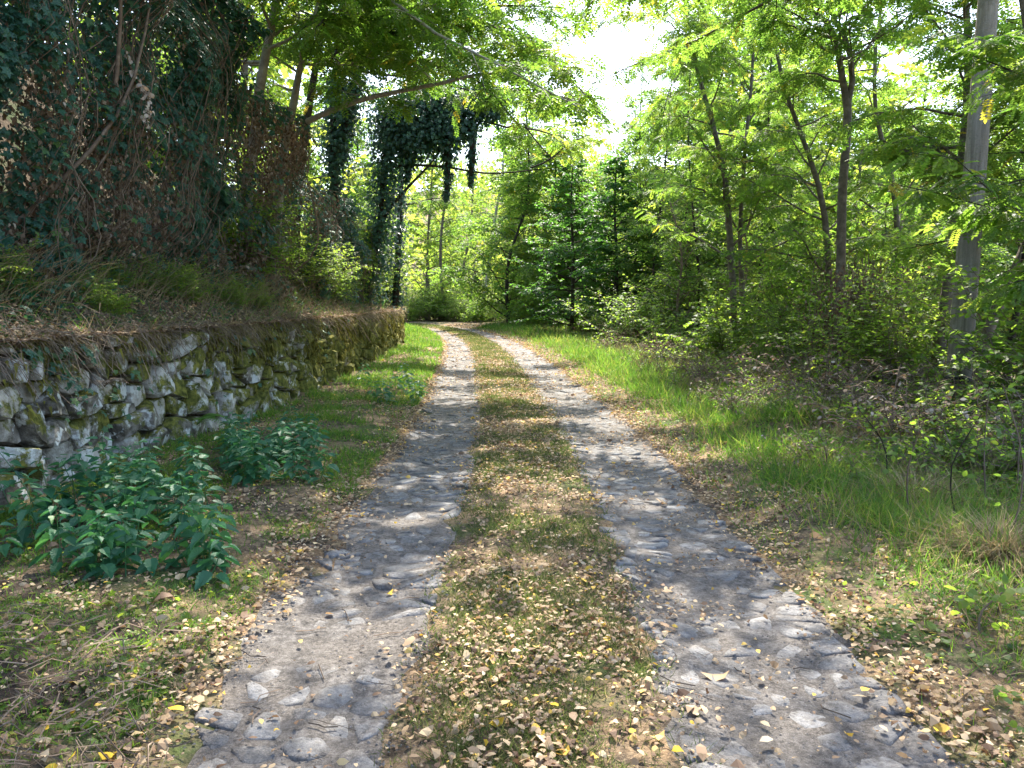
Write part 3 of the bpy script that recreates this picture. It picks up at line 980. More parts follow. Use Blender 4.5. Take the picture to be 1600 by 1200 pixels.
# left: pale slanting trunks above the brown thicket, crowns reaching over the track
LEFT = 'trees on the left bank'
G = Grow(221); Y0 = 13.6; b = bank(14.8, 1.5)[0]; b[2] -= .2
G.crown(smoothpath([b, px(385, 300, Y0), px(400, 210, Y0), px(404, 150, Y0), px(418, 70, Y0), px(432, 0, Y0), px(450, -150, Y0)], 14), .12, .05, 14, .6, 2.2, 7, .8, .07, elev=(-.1, .7))
for q in ((px(520, 40, 12.5)), (px(600, -20, 11.5)), (px(700, -60, 10.5)), (px(640, 60, 13)), (px(760, -90, 10)), (px(560, -60, 9.5)), (px(660, -190, 8.5)), (px(850, -200, 9))):
    st = px(432, -10 - 40 * random.random(), Y0)
    G.branch(st, q - st + [0, 0, .6], np.linalg.norm(q - st) * 1.25, .04, 18, 1.05, .055, droop=.22, lift=.05)
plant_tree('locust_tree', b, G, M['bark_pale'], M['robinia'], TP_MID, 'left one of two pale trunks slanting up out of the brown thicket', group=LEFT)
G = Grow(222); Y0 = 14.5; b = bank(15.8, 1.4)[0]; b[2] -= .2
G.crown(smoothpath([b, px(440, 260, Y0), px(460, 156, Y0), px(468, 110, Y0), px(480, 68, Y0), px(500, 0, Y0), px(530, -120, Y0)], 14), .10, .04, 16, .5, 2.0, 8, .8, .07, elev=(-.1, .7))
tip = [px(480, 190, 14.3), px(520, 172, 14), px(580, 152, 13.7), px(680, 132, 13.2), px(768, 114, 12.8), px(840, 138, 12.5), px(900, 160, 12.4)]
G.limb(smoothpath(tip, 14), np.linspace(.055, .008, 14), 6)
for a in range(2, 7):
    for _ in range(3):
        d = unit(1, G.g)[0]; d[2] = abs(d[2]) * .6 + .05
        G.branch(tip[a], d, .9, .01, 6, .45, .06)
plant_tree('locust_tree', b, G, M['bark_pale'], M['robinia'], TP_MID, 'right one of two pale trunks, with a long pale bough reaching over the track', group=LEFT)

# ivy clad trees
def ivy_sleeve(g, path, rad, n, size):
    q = g.random(n) * (len(path) - 1.001); i = q.astype(int); f = (q - i)[:, None]
    c = path[i] * (1 - f) + path[i + 1] * f
    u = unit(n, g)
    rr = rad(q / (len(path) - 1)) * (.3 + .85 * g.random(n)) * (.45 + 1.1 * fbm(q * 2, u[:, 0] * 3, .6, 3))
    P = c + u * rr[:, None]
    D = u * .5 + np.array([0, 0, -.8]) + g.normal(size=(n, 3)) * .35
    V, F, tt = scatter(T_LOBE, F_LOBE, P, frames(D, u + np.array([0, -.3, .5])), g.uniform(*size, n), np.clip(.4 + .22 * g.normal(size=n), 0, 1))
    return V, F, tt


def ivy_tree(seed, paths, radii, label, extra=(), leafy=()):
    G = Grow(seed); b = paths[0][0]
    vs = []
    for p, (ra, rb, cnt) in zip(paths, radii):
        sp = smoothpath(p, 14)
        G.limb(sp, np.linspace(.12, .05, 14), 8)
        vs.append(ivy_sleeve(G.g, sp, lambda t, ra=ra, rb=rb: ra + (rb - ra) * t, cnt, (.06, .12)))
    for p, r in extra: G.limb(smoothpath(p, 12), np.linspace(r, r * .3, 12), 6)
    for p0, d, L in leafy: G.branch(p0, d, L, .03, 12, .9, .075)
    root = plant_tree('ivy_covered_tree', b, G, M['bark_dark'], M['robinia'], TP_MID, label, group='ivy covered trees')
    k = 0; Vs, Fs, Ts = [], [], []
    for V, F, t in vs: Vs.append(V - b); Fs.append(F + k); Ts.append(t); k += len(V)
    link('ivy', mk('ivy', np.concatenate(Vs), np.concatenate(Fs), M['ivy'], np.concatenate(Ts)), root)
    return root


Yi = 19.5
ivy_tree(231, [[bank(20.3, 1.0)[0], px(525, 330, Yi), px(520, 200, Yi), px(528, 110, Yi)], [px(520, 260, Yi), px(545, 180, Yi), px(560, 100, Yi)]], [(.38, .45, 2200), (.4, .4, 1300)],
         'ivy covered trunk left of the hanging ivy mass', leafy=[(px(525, 110, Yi), np.array([.4, -.5, .5]), 3.4), (px(525, 110, Yi), np.array([.8, -.8, .35]), 3.4), (px(528, 120, Yi), np.array([-.3, -.2, .8]), 3), (px(528, 120, Yi), np.array([.9, -.1, .5]), 3.2), (px(525, 110, Yi), np.array([.1, -1, .5]), 4)])
Yi = 22.0
bI = bank(23.2, .9)[0]
ivy_tree(232, [[bI, px(590, 380, Yi), px(600, 260, Yi), px(610, 170, Yi)],
               [px(600, 190, Yi), px(650, 165, Yi), px(700, 165, Yi), px(755, 160, Yi), px(785, 155, Yi)],
               [px(620, 215, Yi), px(670, 200, Yi), px(720, 195, Yi)],
               [px(695, 200, Yi), px(700, 250, Yi), px(697, 310, Yi)], [px(735, 190, Yi), px(738, 230, Yi), px(735, 290, Yi)], [px(640, 200, Yi), px(640, 240, Yi), px(636, 280, Yi)]],
         [(.7, .6, 4200), (1.0, .5, 8000), (.85, .75, 5000), (.40, .08, 520), (.34, .06, 380), (.5, .08, 520)],
         'ivy laden tree whose heavy dark ivy mass hangs out over the track',
         extra=[([px(576, 372, Yi), px(620, 312, Yi), px(676, 252, Yi), px(690, 230, Yi)], .07), ([px(600, 262, Yi), px(650, 258, Yi), px(704, 262, Yi), px(750, 270, Yi), px(790, 270, Yi), px(848, 264, Yi)], .045),
                ([px(760, 190, Yi), px(800, 200, Yi), px(815, 190, Yi), px(830, 210, Yi), px(860, 245, Yi), px(900, 275, Yi)], .03), ([px(785, 160, Yi), px(800, 140, Yi), px(805, 130, Yi)], .02)],
         leafy=[(px(640, 130, Yi), np.array([.6, -.6, .6]), 3.5), (px(740, 140, Yi), np.array([.9, -.3, .5]), 3), (px(700, 140, Yi), np.array([.2, -.9, .6]), 4), (px(610, 150, Yi), np.array([-.2, -.4, .8]), 3), (px(830, 262, Yi), np.array([.9, .2, .2]), 2.0), (px(820, 200, Yi), np.array([.9, .3, -.2]), 2.0), (px(780, 150, Yi), np.array([.7, .5, .6]), 3)])
Yi = 27
ivy_tree(233, [[px(618, 478, Yi), px(622, 400, Yi), px(626, 300, Yi), px(630, 200, Yi), px(640, 120, Yi)]], [(.4, .3, 1800)], 'farthest ivy covered trunk, above the end of the wall',
         leafy=[(px(632, 200, Yi), np.array([.8, -.3, .4]), 3.5), (px(632, 250, Yi), np.array([.9, .2, .3]), 2.6), (px(632, 160, Yi), np.array([.5, .5, .6]), 3.5), (px(632, 320, Yi), np.array([.9, -.2, .1]), 2), (px(632, 140, Yi), np.array([0, -.7, .8]), 3.5)])

# overhead boughs from the left with dark bare branch
G = Grow(241); b = bank(9.5, 2.6)[0]; b[2] -= .3
G.limb(smoothpath([b, b + [.4, .3, 3], b + [1.2, .8, 5.2]], 8), np.linspace(.11, .07, 8), 7)
cen = b + [1.2, .8, 5.2]
for q in [(-1.6, 8.2, 6.4), (-.2, 9.2, 6.8), (-2.6, 6.8, 6.0), (.8, 7.6, 7.2), (-1.0, 11, 7.0), (-3.2, 10.2, 6.2), (.2, 6.2, 6.9), (-2.2, 12.6, 6.9), (-3.4, 13.5, 6.2), (-3.5, 8.3, 5.6), (-.6, 9.4, 5.9), (.9, 10.6, 6.2), (-1.7, 10.5, 5.8)]:
    q = np.array(q, float)
    G.branch(cen, q - cen + [0, 0, .5], np.linalg.norm(q - cen) * 1.1, .035, 17, 1.0, .06, droop=.2, lift=.08)
plant_tree('locust_tree', b, G, M['bark_dark'], M['robinia'], TP_MID, 'thin dark trunk rooted in the thicket, its leafy boughs roofing the track', group=LEFT)
G = Grow(243); b = bank(18.2, 1.6)[0]; b[2] -= .3
top = smoothpath([b, b + [.2, 0, 2.5], b + [.7, -.2, 5.0], b + [1.3, -.4, 7.5]], 10)
G.limb(top, np.linspace(.12, .05, 10), 7)
for q in (px(700, 60, 16), px(800, 30, 15), px(850, 95, 17), px(640, 40, 15), px(880, 10, 13), px(900, 35, 15.5), px(740, 10, 14), px(540, 50, 15), px(860, 190, 19), px(830, 60, 14), px(870, 50, 16), px(850, 20, 13), px(920, 5, 14), px(860, 150, 17), px(815, 10, 13.5), px(845, 60, 14.5), px(875, 90, 16), px(800, 50, 15), px(770, 20, 13), px(890, 30, 17)):
    st = top[6] if q[2] < 7 else top[8]
    G.branch(st, q - st + [0, 0, .5], np.linalg.norm(q - st) * 1.12, .035, 17, 1.0, .06, droop=.2, lift=.06)
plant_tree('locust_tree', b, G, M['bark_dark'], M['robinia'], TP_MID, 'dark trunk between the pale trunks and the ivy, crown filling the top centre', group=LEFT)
# roof from the right
G = Grow(242); b = gbase(np.array([6.4, 9.6, 0]))
G.limb(smoothpath([b, b + [.2, .1, 2.5], b + [-.2, .1, 5.0], b + [-.8, .2, 6.5]], 10), np.linspace(.11, .06, 10), 8)
cen = b + [-.8, .2, 6.2]
for q in [(3.6, 8.4, 6.8), (2.2, 9.8, 7.2), (4.4, 11.5, 7.0), (2.8, 12.5, 7.6), (1.0, 8.3, 7.8), (4.8, 7.4, 6.2), (6.2, 12.0, 6.8), (3.2, 6.6, 6.8), (7.5, 9, 7), (1.5, 13.8, 8.2), (1.9, 9.4, 5.9), (3.0, 11, 6.0), px(1010, 10, 13), px(1070, 50, 14), px(1120, 10, 12), px(990, -30, 11), px(1020, 60, 15), px(960, 5, 12), px(1050, 130, 17)]:
    q = np.array(q, float)
    G.branch(cen, q - cen + [0, 0, .5], np.linalg.norm(q - cen) * 1.1, .035, 15, 1.0, .065, droop=.2, lift=.08)
plant_tree('robinia_tree', b, G, M['bark'], M['robinia'], TP_MID, 'robinia beside the concrete pole whose boughs arch over the track', group=RIGHT)

# far trunks past the bend
def slim(seed, pts, Y, r, bark, label, nb=26, L=2.2):
    G = Grow(seed); b = gbase(px(*pts[0], Y)); path = smoothpath([b] + [px(x, y, Y) for x, y in pts[1:]], 12)
    G.crown(path, r, r * .3, nb, .4, L, 6, .9, .12, elev=(-.1, .8))
    return plant_tree('slender_tree', b, G, bark, M['robinia'], TP_FAR, label, group='slender trees past the bend')


slim(251, [(700, 492), (689, 430), (690, 360), (700, 280), (705, 180)], 58, .14, M['bark'], 'slender upright tree past the bend, in line with the left wheel track')
slim(252, [(750, 490), (762, 430), (772, 350), (785, 270), (790, 180)], 55, .15, M['bark_pale'], 'pale slender tree leaning right past the bend')
slim(253, [(668, 492), (670, 430), (668, 380), (675, 300), (672, 200)], 62, .10, M['bark'], 'thinnest of the upright trees past the bend, just right of the wall end')
slim(254, [(715, 490), (722, 430), (735, 360), (740, 280), (745, 180)], 66, .13, M['bark'], 'slender tree between the upright and the leaning pale one past the bend')
for k, (x, yb, xt, Y) in enumerate([(1003, 525, 1000, 33), (1018, 528, 1045, 29), (1055, 530, 1090, 30), (1090, 535, 1075, 26), (1185, 560, 1200, 24), (1225, 560, 1245, 27)]):
    G = Grow(260 + k); b = gbase(px(x, yb, Y)); path = smoothpath([b, px(x + 2, 430, Y), px((x + xt) / 2, 330, Y), px(xt, 200, Y), px(xt + 5, 90, Y)], 12)
    G.crown(path, .05, .018, 34, .12, 1.7, 7, .8, .08, elev=(-.1, .8))
    plant_tree('sapling', b, G, M['bark_dark'], M['robinia'], TP_MID if Y < 28 else (TP_FAR[0] * .75, TP_FAR[1]), 'thin dark stemmed sapling, number %s from the dark conical trees toward the pole' % ['one', 'two', 'three', 'four', 'five', 'six'][k], group='thin saplings beyond the verge')

def where(x, y):
    q = 800 + FPX * x / y
    z = ['to the left of the wall end', 'over the bend of the track', 'behind the dark conical trees', 'behind the multi stemmed robinia', 'behind the forked robinia', 'behind the concrete pole', 'beyond the right edge of the view'][int(np.searchsorted([600, 820, 1010, 1210, 1400, 1580], q))]
    return z


# ---------------------------------------------------------------- generic trees, copied
def variant(seed, H, W, nb, nsub, spacing, bark, leafm, tmpl, name, label, group, t0=.12, elev=(-.1, .8)):
    G = Grow(seed)
    b = np.array([0, 0, 0.]); g = G.g
    path = smoothpath([b, b + [g.normal() * .15, g.normal() * .15, H * .3], b + [g.normal() * .35, g.normal() * .35, H * .65], b + [g.normal() * .5, g.normal() * .5, H]], 12)
    G.crown(path, .009 * H, .02, nb, t0, W, nsub, W * .36, spacing, elev=elev)
    return plant_tree(name, b, G, bark, leafm, tmpl, label, group=group)


woodlabel = 'leafy tree in the sunlit woods behind the row of verge trees'
woodgrp = 'trees of the sunlit woods'
VAR = [variant(301, 10.0, 2.9, 44, 8, .105, M['bark'], M['robinia'], TP_FAR, 'woodland_tree', woodlabel, woodgrp),
       variant(302, 7.5, 2.6, 44, 8, .105, M['bark_dark'], M['robinia'], TP_FAR, 'woodland_tree', woodlabel, woodgrp, t0=.06),
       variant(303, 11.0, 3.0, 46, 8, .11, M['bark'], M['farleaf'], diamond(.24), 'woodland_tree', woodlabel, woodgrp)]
g = np.random.default_rng(77)
spots = []
for _ in range(9000):
    y = g.uniform(14, 95); x = g.uniform(-46, 62)
    s, l = sl([x], [y]); s = s[0]
    if s > 0 and s < (5.0 if y > 25 else 8.5) or abs(s) < 4: continue
    if x < 0 and y < 60: continue                      # the left bank has its own trees
    if s < 0 and y < 60: continue
    if abs(x) / y > .80 or y < 24 or (y < 46 and g.random() < .72): continue
    if min([99] + [math.hypot(x - a, y - b) for a, b in spots]) < 3.6 + .03 * y: continue
    spots.append((x, y))
    if len(spots) >= 62: break
# left bank trees seen past the thicket
for x, y in ((-8, 24), (-10, 30), (-7.5, 34), (-12, 38), (-9.5, 44), (-15, 30), (-14, 46), (-18, 40), (-9, 18), (-13, 22), (-8.5, 13.5), (-12, 16)):
    spots.append((x, y))
for k, (x, y) in enumerate(spots):
    src = VAR[k % 3]
    s, _ = sl([x], [y])
    if x < -5 and y < 48:
        z = bank_prof(np.array([max(0.2, (-4.5 - x) / .94)]), y)[0] - .6
    else: z = gz([x], [y])[0] - .1
    far_ = 'in the first rank' if y < 32 else 'in the middle distance' if y < 55 else 'far back'
    wl = 'leafy woodland tree %s, %s' % (far_, where(x, y))
    lab = 'leafy tree on the hillside above the wall, behind the thickets' if (x < -5 and y < 48) else wl
    rz, sc_ = g.uniform(0, 6.28), g.uniform(.8, 1.25) * (1 + .45 * sstep(45, 75, y))
    if .03 < x / y < .18: sc_ = (275 / 1208 * y + 1.5) / 10.5 * g.uniform(.75, 1.0)
    if k < 3:
        src.location = (x, y, z); src.rotation_euler = (0, 0, rz); src['label'] = lab
    else:
        o = copy_tree(src, (x, y, z), rz, sc_, lab)
        if 'hillside' in lab: o['group'] = 'trees on the hillside above the wall'

for q, Y, H, nm in ((795, 44, 15.5, 'left of the bright sky gap'), (840, 47, 14.0, 'directly under the left part of the sky gap'), (890, 44, 11.0, 'under the middle of the sky gap'), (945, 49, 12.2, 'low under the right part of the sky gap'),
                    (1008, 41, 13.6, 'right of the sky gap'), (1050, 37, 14.5, 'second from the sky gap on its right'), (1095, 43, 17, 'third from the sky gap on its right'), (1170, 36, 15, 'tall over the multi stemmed robinia'), (1240, 40, 16, 'tall over the leaning robinia'), (1450, 30, 13, 'tall, just left of the concrete pole'), (1300, 34, 15.5, 'tall, close right of the forked robinia'), (1375, 38, 17, 'tall, midway from the forked robinia to the pole'), (1520, 36, 16, 'tall, right behind the concrete pole'), (1590, 33, 15, 'tall, at the right edge of the view')):
    x, y = (q - 800) / FPX * Y, Y
    copy_tree(VAR[int(g.integers(2))], (x, y, gz([x], [y])[0] - .1), g.uniform(0, 6.28), (H + 1) / 9.5 * .9, 'tall leafy tree in the distance, ' + nm)
SV = variant(304, 4.2, 1.6, 40, 7, .075, M['twig'], M['bush'], simple(.085), 'leafy_sapling', 'x', 'leafy saplings among the bushes', t0=.05, elev=(.0, .9))
done = []
for _ in range(3000):
    if len(done) >= 48: break
    l = g.uniform(15, 56); s = g.uniform(5.5, 19)
    x, y = xy_of(s, l); x, y = float(x[0]), float(y[0])
    if x / y > .75 or min([9] + [math.hypot(x - a, y - b) for a, b in done]) < 2.0 or math.hypot(x - 6, y - 10.4) < 5: continue
    lab = 'leafy sapling %s, %s' % ('near the verge' if s < 9 else 'inside the woods' if s < 14 else 'deep in the woods', where(x, y))
    if not done: SV.location = (x, y, gz([x], [y])[0] - .05); SV['label'] = lab
    else: copy_tree(SV, (x, y, gz([x], [y])[0] - .05), g.uniform(0, 6.28), g.uniform(.7, 1.35), lab)
    done.append((x, y))


# ---- bushes
def bush(seed, H, W, n, tmpl, leafm, label, group, sc=(.8, 1.25)):
    G = Grow(seed); g = G.g
    for k in range(n):
        a = g.uniform(0, 6.28); e = g.uniform(.35, 1.35)
        d = np.array([math.cos(a) * math.cos(e) * W / H * 1.3, math.sin(a) * math.cos(e) * W / H * 1.3, math.sin(e)])
        p = np.array([g.normal() * .12, g.normal() * .12, 0])
        G.branch(p, d, H * g.uniform(.5, 1.1), .012, 11, H * .34, .054, droop=.18)
    return plant_tree('bush', (0, 0, 0), G, M['twig'], leafm, tmpl, label, cat='bush', group=group, scale=sc)


BL = 'green bush in the undergrowth along the right verge'
BG = 'bushes along the right verge'
BV = [bush(401, 2.0, 1.3, 28, simple(.075), M['bush'], BL, BG), bush(402, 1.5, 1.2, 26, (TP_TRI[0] * .085, TP_TRI[1]), M['bush'], BL, BG), bush(403, 2.6, 1.4, 28, diamond(.09), M['bush'], BL, BG)]
used = [0, 0, 0]
bs = []
for l in np.arange(8.5, 60, 1.15):
    for rep in range(2):
        s = g.uniform(5.2, 7.2) + rep * g.uniform(1.6, 2.6) + (0.5 if l < 15 else -.7 if l > 24 else 0)
        if g.random() < (.75 if l > 28 else .62 if rep == 0 else .22): bs.append((s, l))
for l in np.arange(56, 74, 1.6):
    bs.append((g.uniform(2.6, 4.2), l)); bs.append((g.uniform(4, 6.5), l))
for k, (s, l) in enumerate(bs):
    x, y = xy_of(s, l); x, y = float(x[0]), float(y[0])
    if math.hypot(x - 5.98, y - 10.3) < 1.5 or (abs(x / y - .56) < .07 and y < 10): continue
    v = int(g.integers(3)); z = gz([x], [y])[0] - .06
    sc_ = g.uniform(.75, 1.3) * (.8 if l < 13 else 1 + .15 * min(1, l / 45))
    lab = ('%s green bush %s, %s' % (('round leaved', 'bramble leaved', 'tall small leaved')[v], 'at the verge' if s < 7 else 'deeper in', where(x, y))) if l < 52 else 'green bush at the foot of the slender trees past the bend'
    if not used[v]:
        BV[v].location = (x, y, z); used[v] = 1; BV[v]['label'] = lab
    else:
        o = copy_tree(BV[v], (x, y, z), g.uniform(0, 6.28), sc_, lab)
        if l >= 52: o['group'] = 'bushes past the bend'

for k in range(26):
    wy_ = 4.6 + 9.5 * (k + g.random()) / 26; u_ = g.uniform(.55, 1.25); b = bank(wy_, u_)[0]; v = int(g.integers(2))
    o = copy_tree(BV[v], tuple(float(q) for q in b - [0, 0, .05]), g.uniform(0, 6.28), g.uniform(.18, .33), '%s low plant on the bank, at the foot of the %s' % (('round leaved', 'bramble leaved')[v], 'dark vine thicket' if wy_ < 7.8 else 'brown vine thicket' if wy_ < 10.3 else 'teal leaf cascade'))
    o['group'] = 'low plants on the bank'; o['category'] = 'plant'
for k in range(34):
    wy_ = 14 + 24 * (k + g.random()) / 34; u_ = g.uniform(.7, 2.4); b = bank(wy_, u_)[0]; v = int(g.integers(3))
    o = copy_tree(BV[v], tuple(float(q) for q in b - [0, 0, .05]), g.uniform(0, 6.28), g.uniform(.5, .85), '%s bush on the bank above the wall, %s' % (('round leaved', 'bramble leaved', 'small leaved')[v], 'below the pale trunks' if wy_ < 18 else 'below the ivy mass' if wy_ < 26 else 'over the far wall end'))
    o['group'] = 'bushes on the bank'
# low weed clumps and dead brambles between the grass and the bushes
WV = [bush(411, .55, .5, 16, simple(.055), M['bush'], 'x', 'weed clumps'), bush(412, .42, .45, 14, (TP_TRI[0] * .06, TP_TRI[1]), M['bush'], 'x', 'weed clumps')]
G = Grow(413)
for k in range(34):
    a = G.g.uniform(0, 6.28); e = G.g.uniform(.1, 1.2)
    G.branch(np.array([G.g.normal() * .15, G.g.normal() * .15, 0]), np.array([math.cos(a) * math.cos(e), math.sin(a) * math.cos(e), math.sin(e)]), G.g.uniform(.4, 1.0), .005, 5, .22, .07, droop=.5)
dead = plant_tree('dead_bramble', (0, 0, 0), G, M['twig'], M['dead'], simple(.045), 'x', cat='dead bramble', group='dead brambles')
G = Grow(414)
for k in range(40):
    a = G.g.uniform(0, 6.28); e = G.g.uniform(.5, 1.4)
    G.branch(np.array([G.g.normal() * .2, G.g.normal() * .2, 0]), np.array([math.cos(a) * math.cos(e), math.sin(a) * math.cos(e), math.sin(e)]), G.g.uniform(.3, .8), .004, 3, .15, .12, droop=.35, leafy=k % 2 == 0)
dry = plant_tree('dry_weed', (0, 0, 0), G, M['twig'], M['dead'], simple(.03), 'x', cat='dry weed', group='dry weeds')
pool = WV + [dead, dry]; first = [True] * 4
names = ['leafy weed clump', 'bramble leaved weed clump', 'dead brown bramble', 'dry bare stemmed weed']
g = np.random.default_rng(415)
taken = []
for _ in range(2500):
    if len(taken) >= 150: break
    l = 3.0 * (34 / 3.0) ** g.random(); s = g.uniform(2.5, 6.6) + .02 * l
    x, y = xy_of(s, l); x, y = float(x[0]), float(y[0])
    if x / y > .78 or math.hypot(x - 3.0, y - 8.5) < .8 or math.hypot(x - 3.6, y - 5.1) < .75: continue
    if min([9] + [math.hypot(x - a, y - b) for a, b in taken]) < .33 + .02 * y: continue
    if y < 6 and s < 3.2: continue
    taken.append((x, y))
    v = int(g.choice(4, p=[.38, .34, .14, .14])); z = gz([x], [y])[0] - .02
    lab = '%s %s, %s' % (names[v], 'in the near weeds' if y < 6 else 'in the weeds beyond the hollow' if y < 12 else 'at the foot of the bushes' if y < 20 else 'far along the verge', where(x, y).replace('beyond the right edge of the view', 'at the right edge'))
    if first[v]:
        first[v] = False; o = pool[v]; o.location = (x, y, z); o['label'] = lab
    else: o = copy_tree(pool[v], (x, y, z), g.uniform(0, 6.28), g.uniform(.7, 1.3) * (.75 if s < 3.5 else 1.1), lab)
    if v < 2: o.name = 'weed_clump'; o['category'] = 'weed'
# dried brown vine tangle round the forked robinia
g = np.random.default_rng(55)
b = gbase(px(1335, 600, 13.8))
root = tag(empty('dead_vine_tangle', b.tolist()), 'tangle of dead brown vines hanging round the foot of the forked robinia', 'dead vines')
tb = []
for _ in range(150):
    a = g.uniform(0, 6.28); r = abs(g.normal()) * .38; h = g.uniform(.6, 2.5)
    p = np.array([math.cos(a) * r, math.sin(a) * r, 0.])
    pts = [p + [0, 0, h], p + [g.normal() * .15, g.normal() * .15, h * .7], p + [g.normal() * .2, g.normal() * .2, h * .35], p + [g.normal() * .25, g.normal() * .25, 0]]
    tb.append(tube(smoothpath(pts, 6), np.linspace(.007, .004, 6), 3))
V, FF = join(tb); link('stems', mk('stems', V, FF, M['twig']), root)
n = 2600
P = np.stack([g.normal(size=n) * .42, g.normal(size=n) * .42, g.uniform(.1, 2.3, n) * (1 - .3 * g.random(n))], 1)
V, FF, tt = scatter(T_OVAL * np.array([1, 1, 3.]), F_OVAL, P, frames(np.stack([g.normal(size=n) * .5, g.normal(size=n) * .5, -np.ones(n)], 1), unit(n, g)), g.uniform(.04, .09, n), np.clip(.3 + .2 * g.normal(size=n), 0, 1))
link('dead_leaves', mk('dead_leaves', V, FF, M['dead'], tt), root)

# ---------------------------------------------------------------- far woods
g = np.random.default_rng(66)
n = 26000
a = g.uniform(-.95, .95, n); d = 100 + 160 * g.random(n) ** 1.3
x = np.sin(a) * d; y = np.cos(a) * d
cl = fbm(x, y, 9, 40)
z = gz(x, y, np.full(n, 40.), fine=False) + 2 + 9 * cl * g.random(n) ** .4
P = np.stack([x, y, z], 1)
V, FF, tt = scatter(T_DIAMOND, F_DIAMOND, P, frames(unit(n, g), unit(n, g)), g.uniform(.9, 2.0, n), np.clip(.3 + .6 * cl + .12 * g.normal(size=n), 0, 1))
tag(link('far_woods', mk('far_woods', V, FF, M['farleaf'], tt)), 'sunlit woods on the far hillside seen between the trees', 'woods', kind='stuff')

# ================================================================ CONCRETE POLE
pb = gbase(px(1493, 650, 10.3)); pt = px(1549, -60, 10.3)
dirp = (pt - pb) / (pt[2] - pb[2])
pole = tag(empty('utility_pole', pb.tolist()), 'tall round concrete pole standing in the weeds of the right verge', 'pole')
hs = np.linspace(-.3, 8.6, 24)
Vp, Fp = tube(np.array([dirp * h for h in hs]), np.interp(hs, [0, 8.6], [.158, .092]), 24)
n = len(Vp); cap = np.array([[n - 24 + k, n - 24 + (k + 1) % 24, n] for k in range(24)])
link('shaft', mk('shaft', np.vstack([Vp, Vp[-24:].mean(0) + [0, 0, .02]]), [Fp, cap], M['concrete'], smooth=True), pole)
zb = px(1493, 590, 10.3)[2] - pb[2]
hb = np.array([zb - .075, zb - .07, zb + .01, zb + .015])
Vb, Fb = tube(np.array([dirp * h for h in hb]), np.interp(hb, [0, 8.6], [.158, .092]) + [.001, .012, .012, .001], 24)
link('band', mk('band', Vb, Fb, M['black'], smooth=True), pole)

# ================================================================ NETTLES
nl = [mk('leaf', T_NETTLE * np.array([1, 1, 1 + .8 * k]), F_NETTLE, M['nettle'], np.full(len(T_NETTLE), t)) for k, t in enumerate((.15, .5, .75, 1.0))]


def nettle(x, y, H, g, label, group, z=None, single=True, size=.10):
    b = np.array([x, y, gz([x], [y])[0] - .01 if z is None else z])
    root = tag(empty('nettle_plant', b.tolist()), label, 'nettle', group)
    lean = g.normal(size=2) * .13
    path = smoothpath([(0, 0, 0), (lean[0] * .3, lean[1] * .3, H * .45), (lean[0] * H * 2, lean[1] * H * 2, H)], 7)
    V, F = tube(path, np.linspace(.004, .002, 7), 4)
    link('stem', mk('stem', V, F, M['nettle'], np.full(len(V), .8), smooth=True), root)
    nn = int(H / .040)
    Ps, Ds, Ss = [], [], []
    a0 = g.uniform(0, 3.14)
    for k in range(1, nn + 1):
        t = .12 + .88 * k / nn
        q = t * 6; i = min(int(q), 5); p = path[i] + (path[i + 1] - path[i]) * (q - i)
        for h in (0, 1):
            a = a0 + k * math.pi / 2 + h * math.pi + g.normal() * .25
            sz = size * (1.15 - .55 * t ** 3) * g.uniform(.8, 1.2)
            pet = .35 * sz
            d = np.array([math.cos(a), math.sin(a), g.uniform(-.45, .15) + .25 * t])
            Ps.append(p + d * pet); Ds.append(d + [0, 0, -.2]); Ss.append(sz)
    Ps, Ds, Ss = map(np.array, (Ps, Ds, Ss))
    R = frames(Ds, np.array([[0, 0, 1.]]).repeat(len(Ds), 0) + g.normal(size=(len(Ds), 3)) * .2)
    if single:
        for p, r, s in zip(Ps, R, Ss):
            o = link('leaf', nl[int(g.choice(4, p=[.35, .35, .22, .08]))], root)
            m = Matrix([[r[a][b_] * s for b_ in range(3)] + [p[a]] for a in range(3)] + [[0, 0, 0, 1]])
            o.matrix_local = m
    else:
        V, F, tt = scatter(T_NETTLE, F_NETTLE, Ps, R, Ss, np.clip(.45 + .2 * g.normal(size=len(Ps)), 0, 1))
        link('foliage', mk('foliage', V, F, M['nettle'], tt), root)
    return root


def ground_at(x_, y_):
    p1 = px(x_, y_, 1); d = p1 - np.array([0, 0, CAMH]); t = -CAMH / d[2]
    return d[0] * t, d[1] * t


g = np.random.default_rng(31)
k = 0
# big clump (foot runs from the left edge to the wall foot), nearer plants first
spots = []
while len(spots) < 52:
    x_, y_ = g.uniform(-70, 335), g.uniform(760, 925)
    if y_ < 828 - max(x_, 0) * .3: continue
    if y_ > 935 - abs(x_ - 250) * .18 and x_ < 140: continue
    if x_ > 300 and y_ < 800: continue
    p = ground_at(x_, y_)
    wx = np.interp(p[1], WL[:, 1], WL[:, 0])
    if p[0] < wx + .22: p = (wx + g.uniform(.22, .5), p[1])
    if min([9] + [math.hypot(p[0] - a, p[1] - b) for a, b in spots]) < .09: continue
    spots.append(p)
spots.sort(key=lambda p: p[1])
for j, (x, y) in enumerate(spots):
    q_ = 800 + FPX * x / y
    zn = '%s of the big clump, %s' % ('front row' if y < 4.75 else 'middle' if y < 5.4 else 'back row', 'by the left edge' if q_ < 90 else 'toward the track' if q_ > 215 else 'in its centre')
    nettle(x, y, g.uniform(.24, .38) if y < 5.0 else g.uniform(.32, .5), g, 'green nettle in the ' + zn, 'nettles of the near clump', single=j < 22)
spots = []
while len(spots) < 36:
    x_, y_ = g.uniform(355, 500), g.uniform(705, 775)
    p = ground_at(x_, y_)
    if min([9] + [math.hypot(p[0] - a, p[1] - b) for a, b in spots]) < .10: continue
    spots.append(p)
